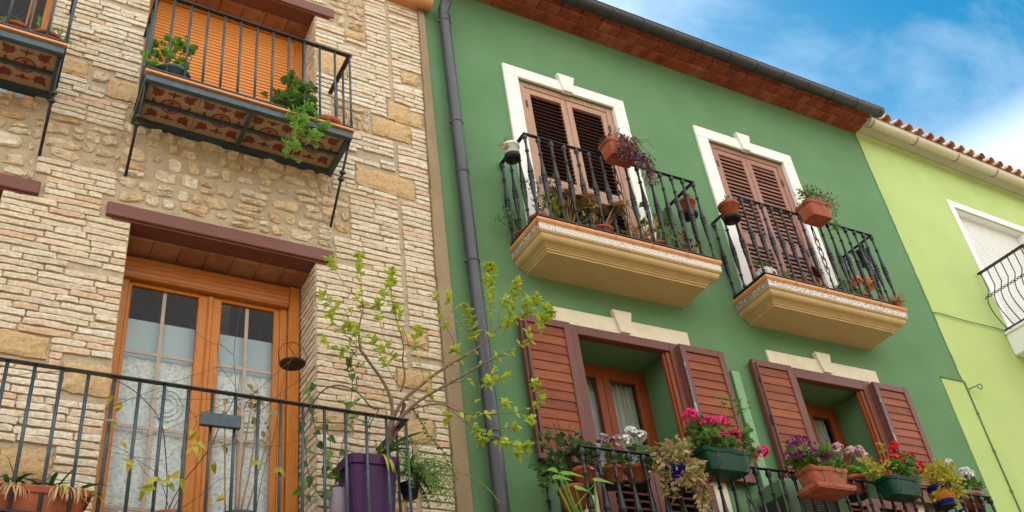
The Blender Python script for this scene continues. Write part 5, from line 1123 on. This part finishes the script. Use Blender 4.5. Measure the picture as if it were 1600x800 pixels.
# potted vine with heart leaves beside the violet pot
t = thing('potted_vine', 'climbing vine with heart shaped leaves in a pale lilac pot beside the violet pot', 'potted plant', (2.2,-.25,2.3), GF); c = at(529, 815, y=-.30); c = V3((c.x,-.30,c.z-.02)); k = MB(); k.lathe(c-V3((0,0,.1)), [(.05,0),(.062,.22),(.066,.34),(.063,.35),(.058,.34)], 18); k.build('pot', m_plil, t)
k = MB(); f = MB()
for pts in (((525,740),(510,720),(495,690),(490,650),(482,615),(490,600)),((520,760),(500,780),(480,740),(478,700),(472,660)),((525,740),(545,650),(552,600),(545,560)),((530,740),(505,745),(520,700),(505,655)),((520,770),(470,780),(472,745))):
    P = smooth(px_path(pts, -.32, -.45), 2); k.tube(P, .0025, 5)
    for q in P[1::2]: leaf(f, q, unit()+V3((0,0,-.8)), V3((0,-1,.2))+unit()*.5, R.uniform(.05,.085), .055, R.choice((0,0,0,1)), 'heart')
for q in (at(550,640,y=-.35), at(565,655,y=-.38), at(552,580,y=-.4), at(545,555,y=-.42)): foliage(f, q, (.07,.05,.08), 26, .035, .02, mi=2)
k.build('stem', m_twig, t); f.build('foliage', [l_mid, l_dark, l_fresh], t)
# the young tree in the violet pot
t = thing('potted_tree', 'young tree with sparse yellow-green leaves growing from a tall violet pot', 'potted tree', (2.45,-.32,2.25))
c = at(577, 800, y=-.36); c = V3((c.x,-.34,2.24)); top = at(577, 724, y=-.36).z; h = top-c.z; k = MB(); rb = []
for s, z in ((.145,0),(.185,h*.9),(.20,h*.905),(.203,h),(.18,h),(.17,h*.9)):
    rb += [c+V3((math.copysign(abs(math.cos(a*.3927+.3927/2))**.35, math.cos(a*.3927+.3927/2))*s, math.copysign(abs(math.sin(a*.3927+.3927/2))**.35, math.sin(a*.3927+.3927/2))*s*.85, z)) for a in range(16)]
k.add(rb, [(i*16+j, i*16+(j+1)%16, (i+1)*16+(j+1)%16, (i+1)*16+j) for i in range(5) for j in range(16)]+[tuple(range(16))[::-1]]); k.build('pot', m_ppurp, t)
k = MB(); k.lathe(c+V3((0,0,h*.9)), [(.16,0),(.15,.01),(.05,.02)], 16); k.build('soil', m_soil, t)
k = MB(); f = MB(); tips = []
def br(pts, y0, y1, r0, r1, leafy=1, sm=2, lstart=.25):
    P = smooth(px_path(pts, y0, y1), sm); n = len(P); k.tube(P, [(r0+(r1-r0)*i/(n-1))*.7 for i in range(n)], 6 if r0 > .006 else 4)
    L_ = sum((a-b).length for a, b in zip(P, P[1:])); cnt = int(L_/.033*leafy)
    for j in range(cnt):
        u = lstart+(1-lstart)*(R.random()**.7); i = min(n-2, int(u*(n-1))); q = P[i].lerp(P[i+1], R.random()); d = (P[i+1]-P[i]).normalized()
        side = unit(); side = (side-d*side.dot(d)).normalized()
        leaf(f, q, side*.9+d*.35+V3((0,0,.15)), V3((0,-.3,1))+unit()*.5, R.uniform(.042,.08), R.uniform(.03,.05), 0)
        if R.random() < .5: leaf(f, q, -side*.9+d*.35, V3((0,-.3,1))+unit()*.5, R.uniform(.045,.075), R.uniform(.03,.045), 0)
    e = P[-1]
    if leafy:
        for j in range(6): leaf(f, e, unit()+V3((0,0,.7)), V3((0,-.4,1))+unit()*.4, R.uniform(.05,.08), .036, 0)
    return P
br([(604,735),(606,700),(610,672),(614,650)],-.36,-.42,.036,.030,0)
br([(612,690),(622,668),(630,640),(632,630)],-.38,-.42,.024,.022,0)
br([(614,655),(612,625),(600,597),(580,570),(563,547)],-.42,-.47,.022,.013,0)
br([(563,547),(560,525),(563,500),(568,478)],-.47,-.52,.011,.006,.2)
br([(568,478),(560,468),(540,448),(525,425),(514,407)],-.52,-.60,.0045,.0018,1.1)
br([(566,478),(565,450),(563,420),(561,402)],-.52,-.5,.0045,.0018,1.3)
br([(568,480),(588,480),(600,458),(608,438),(611,422)],-.52,-.6,.0045,.0018,1.3)
br([(568,485),(545,489),(520,478),(502,462)],-.50,-.66,.004,.0016,.9)
br([(561,545),(535,518),(513,493)],-.48,-.62,.004,.0016,1.3); br([(580,568),(560,535),(545,507)],-.46,-.58,.004,.0016,1)
br([(565,548),(545,545),(530,550),(505,535)],-.48,-.6,.0035,.0014,1)
br([(626,612),(634,590),(628,560),(632,545),(622,505),(612,475),(611,440)],-.43,-.5,.012,.003,.9,lstart=.4)
br([(628,562),(612,560),(598,525),(590,480)],-.44,-.52,.006,.002,1.4); br([(625,605),(605,575),(580,525),(548,512)],-.43,-.55,.006,.002,1.2)
br([(640,545),(630,510),(620,480)],-.44,-.5,.004,.0015,1.2); br([(662,592),(655,560),(645,530),(655,515)],-.44,-.5,.004,.0015,1.6)
br([(616,650),(628,626),(660,600),(690,577),(717,562),(742,547),(767,527)],-.42,-.58,.022,.010,.25)
br([(767,527),(780,510),(807,500),(830,485),(839,466)],-.58,-.66,.009,.002,1.8)
br([(716,563),(709,532),(692,503),(684,478),(680,462)],-.5,-.6,.006,.002,.8); br([(767,525),(766,480),(764,440),(761,415)],-.58,-.64,.006,.002,2.2)
br([(770,480),(769,445),(770,420)],-.6,-.64,.003,.0014,1.6); br([(786,524),(797,495),(804,465),(808,440)],-.6,-.66,.006,.002,2.0); br([(797,500),(803,470),(805,450)],-.6,-.6,.004,.0015,1.6)
br([(748,543),(738,515),(733,487)],-.55,-.6,.005,.0018,1.9); br([(737,527),(720,505),(706,480),(700,464)],-.53,-.5,.004,.0016,1); br([(742,547),(745,520),(730,490),(724,480)],-.55,-.64,.004,.0016,1.5)
br([(780,512),(778,490),(790,470)],-.58,-.7,.004,.0016,1.3); br([(810,498),(820,480),(826,470)],-.62,-.7,.003,.0014,1.2)
br([(616,668),(632,645),(660,622),(700,600),(730,583),(750,570),(780,556),(805,544),(827,531)],-.42,-.66,.020,.006,.35)
br([(827,531),(845,515),(853,497),(862,487)],-.66,-.72,.005,.0018,1.6); br([(805,545),(835,510),(848,498),(852,480)],-.64,-.74,.004,.0016,1.6); br([(750,570),(725,560),(712,548)],-.55,-.6,.004,.0016,.8)
br([(780,556),(775,575),(768,590),(760,600)],-.6,-.66,.004,.0016,1.2); br([(700,600),(745,592),(770,597),(790,590)],-.5,-.62,.005,.002,.7)
br([(620,655),(640,640),(668,632),(695,631),(722,647),(770,648),(824,644),(846,625)],-.42,-.62,.012,.002,.5,lstart=.5); br([(824,644),(838,630),(848,612),(835,600)],-.6,-.64,.003,.0012,1.3)
br([(695,631),(722,657),(746,673),(776,689),(800,697),(826,700)],-.5,-.66,.006,.002,1.3); br([(800,697),(812,700),(810,712)],-.64,-.66,.003,.0014,2)
br([(728,618),(750,637),(776,638),(790,630)],-.54,-.64,.003,.0014,.6); br([(752,652),(775,668),(800,671),(812,662),(830,655)],-.56,-.66,.003,.0014,.9)
br([(700,628),(720,640),(745,665),(752,690)],-.5,-.6,.003,.0014,1.5); br([(660,622),(690,640),(700,655)],-.46,-.6,.003,.0014,1)
k.build('trunk', m_plant_bark, t); f.build('crown', l_lime, t)
# strap-leaved cactus and hanging ferny plant at the right corner
t = thing('orchid_cactus', 'broad grey-green strap leaves fanning out beside the violet pot at the balcony corner', 'potted plant', (2.62,-.40,2.3), GF); c = V3((2.68,-.30,2.21)); pot_round(t, c, .09, .2, m_pot)
k = MB(); b = at(592, 712, y=-.44)
k.tube([c+V3((0,0,.17)), c.lerp(b,.5)+V3((.03,-.03,.1)), b], [.018,.015,.012], 6)
for (px, py, w_) in ((662,672,.06),(655,690,.05),(640,708,.045),(600,695,.04),(630,700,.05)):
    e = at(px, py, y=-.55); d = e-b; strap(k, b, d+V3((0,0,.10)), d.length*1.05, w_, .5, 0)
for i in range(3): strap(k, b, V3((.2+R.uniform(-.2,.3),-.6,.2)), .24, .028, 3, 1)
k.build('leaf', [l_mid, l_yel], t)
t = thing('hanging_fern', 'feathery green trailing plant hanging outside the right corner of the stone house lower balcony', 'hanging plant', (2.95,-.42,3.0), GP); c = at(640, 735, y=-.42); c = V3((c.x+.02,-.36,c.z-.16)); pot_round(t, c-V3((0,0,.03)), .075, .11, m_pblack); hanger(t, c-V3((0,0,.03)), .075, .11, -.36, 3.17)
k = MB(); s = MB()
for i in range(84):
    o = V3((R.uniform(-.4,1.2), R.uniform(-1,.5), R.uniform(.0,1.2))); P = []; q = c+V3((0,0,.14)); d = o.normalized(); L_ = R.uniform(.25,.5)
    for j in range(9): P.append(q.copy()); q += d*L_/9; d = (d+V3((0,0,-.28))).normalized()
    s.tube(P, .002, 4)
    for j in range(1,9):
        sd = (P[j]-P[j-1]).cross(V3((0,-1,.2))).normalized()
        for sg in (-1,1): leaf(k, P[j], sd*sg+(P[j]-P[j-1]).normalized()*.6, V3((0,-.6,.7)), .045*(1-.07*j), .012, 0 if i % 3 else 1)
for pts in (((645,640),(660,660),(672,685),(690,700),(700,725)),((700,735),(735,742),(765,765),(780,785))):
    P = smooth(px_path(pts, -.5, -.56), 1); s.tube([c+V3((0,0,.14))]+P if pts[0][0] > 650 else P+[c+V3((.1,0,.1))], .004, 5)
    if pts[0][0] < 650:
        for q in smooth(P,1): leaf(k, q, unit(), unit(), .03, .016, 2); leaf(k, q, unit(), unit(), .03, .016, 2)
s.build('stem', l_mid, t); k.build('frond', [l_mid, l_fresh, l_dark], t)
# small ironwork on the stone house lower rail
t = thing('hanging_dish', 'round rusty dish hanging by wires beside the orange door frame', 'hanging dish', at(457,568,y=-.30)); c = at(457,570,y=-.30); k = MB(); k.lathe(c, [(.075,-.012),(.095,0),(.10,.012),(.094,.012),(.07,-.002)], 20); k.build('dish', m_rust, t); k = MB()
for s in (-1,1):
    k.tube([c+V3((.098*s,0,.012)), c+V3((.11*s,0,.10)), c+V3((.07*s,0,.17)), c+V3((0,0,.20))], .003, 5)
k.tube([c+V3((0,0,.20)), c+V3((.02,.15,.24)), c+V3((.12,.30,.26))], .0025, 5); k.build('wire', m_rust, t)
t = thing('pot_bracket', 'black hoop shaped wire pot holder standing up from the stone house lower handrail', 'pot holder', at(530,645,y=YB)); k = MB()
P = smooth([at(474,655,y=YB-.03), at(490,628,y=YB-.05), at(505,608,y=YB-.06), at(530,600,y=YB-.07), at(560,612,y=YB-.06), at(582,640,y=YB-.05), at(592,638,y=YB-.05), at(590,645,y=YB-.03)], 2); k.tube(P, .005, 6)
P = [at(495,652,y=YB-.03), at(494,660,y=YB-.04), at(540,661,y=YB-.08), at(548,652,y=YB-.09), at(575,660,y=YB-.05), at(580,648,y=YB-.03)]; k.tube(P, .004, 5)
P = [at(592,640,y=YB-.05), at(575,668,y=YB-.05)]; k.tube(P, .004, 5); k.build('wire', m_black, t)
t = thing('rail_plate', 'dark rectangular steel block clamped to the bars of the stone house lower balcony', 'clamp', at(344,657,y=YB)); a = at(313,648,y=YB-.03); b = at(375,674,y=YB-.03); k = MB(); k.box(a.x, b.x, YB-.05, YB-.015, at(344,668,y=YB-.03).z, at(344,648,y=YB-.03).z, 0, .004); k.build('block', m_steel, t)
for x in (a.x+.05, b.x-.05): k = MB(); k.box(x-.012, x+.012, YB-.015, YB+.014, a.z-.06, a.z-.04); k.build('clamp', m_black, t)
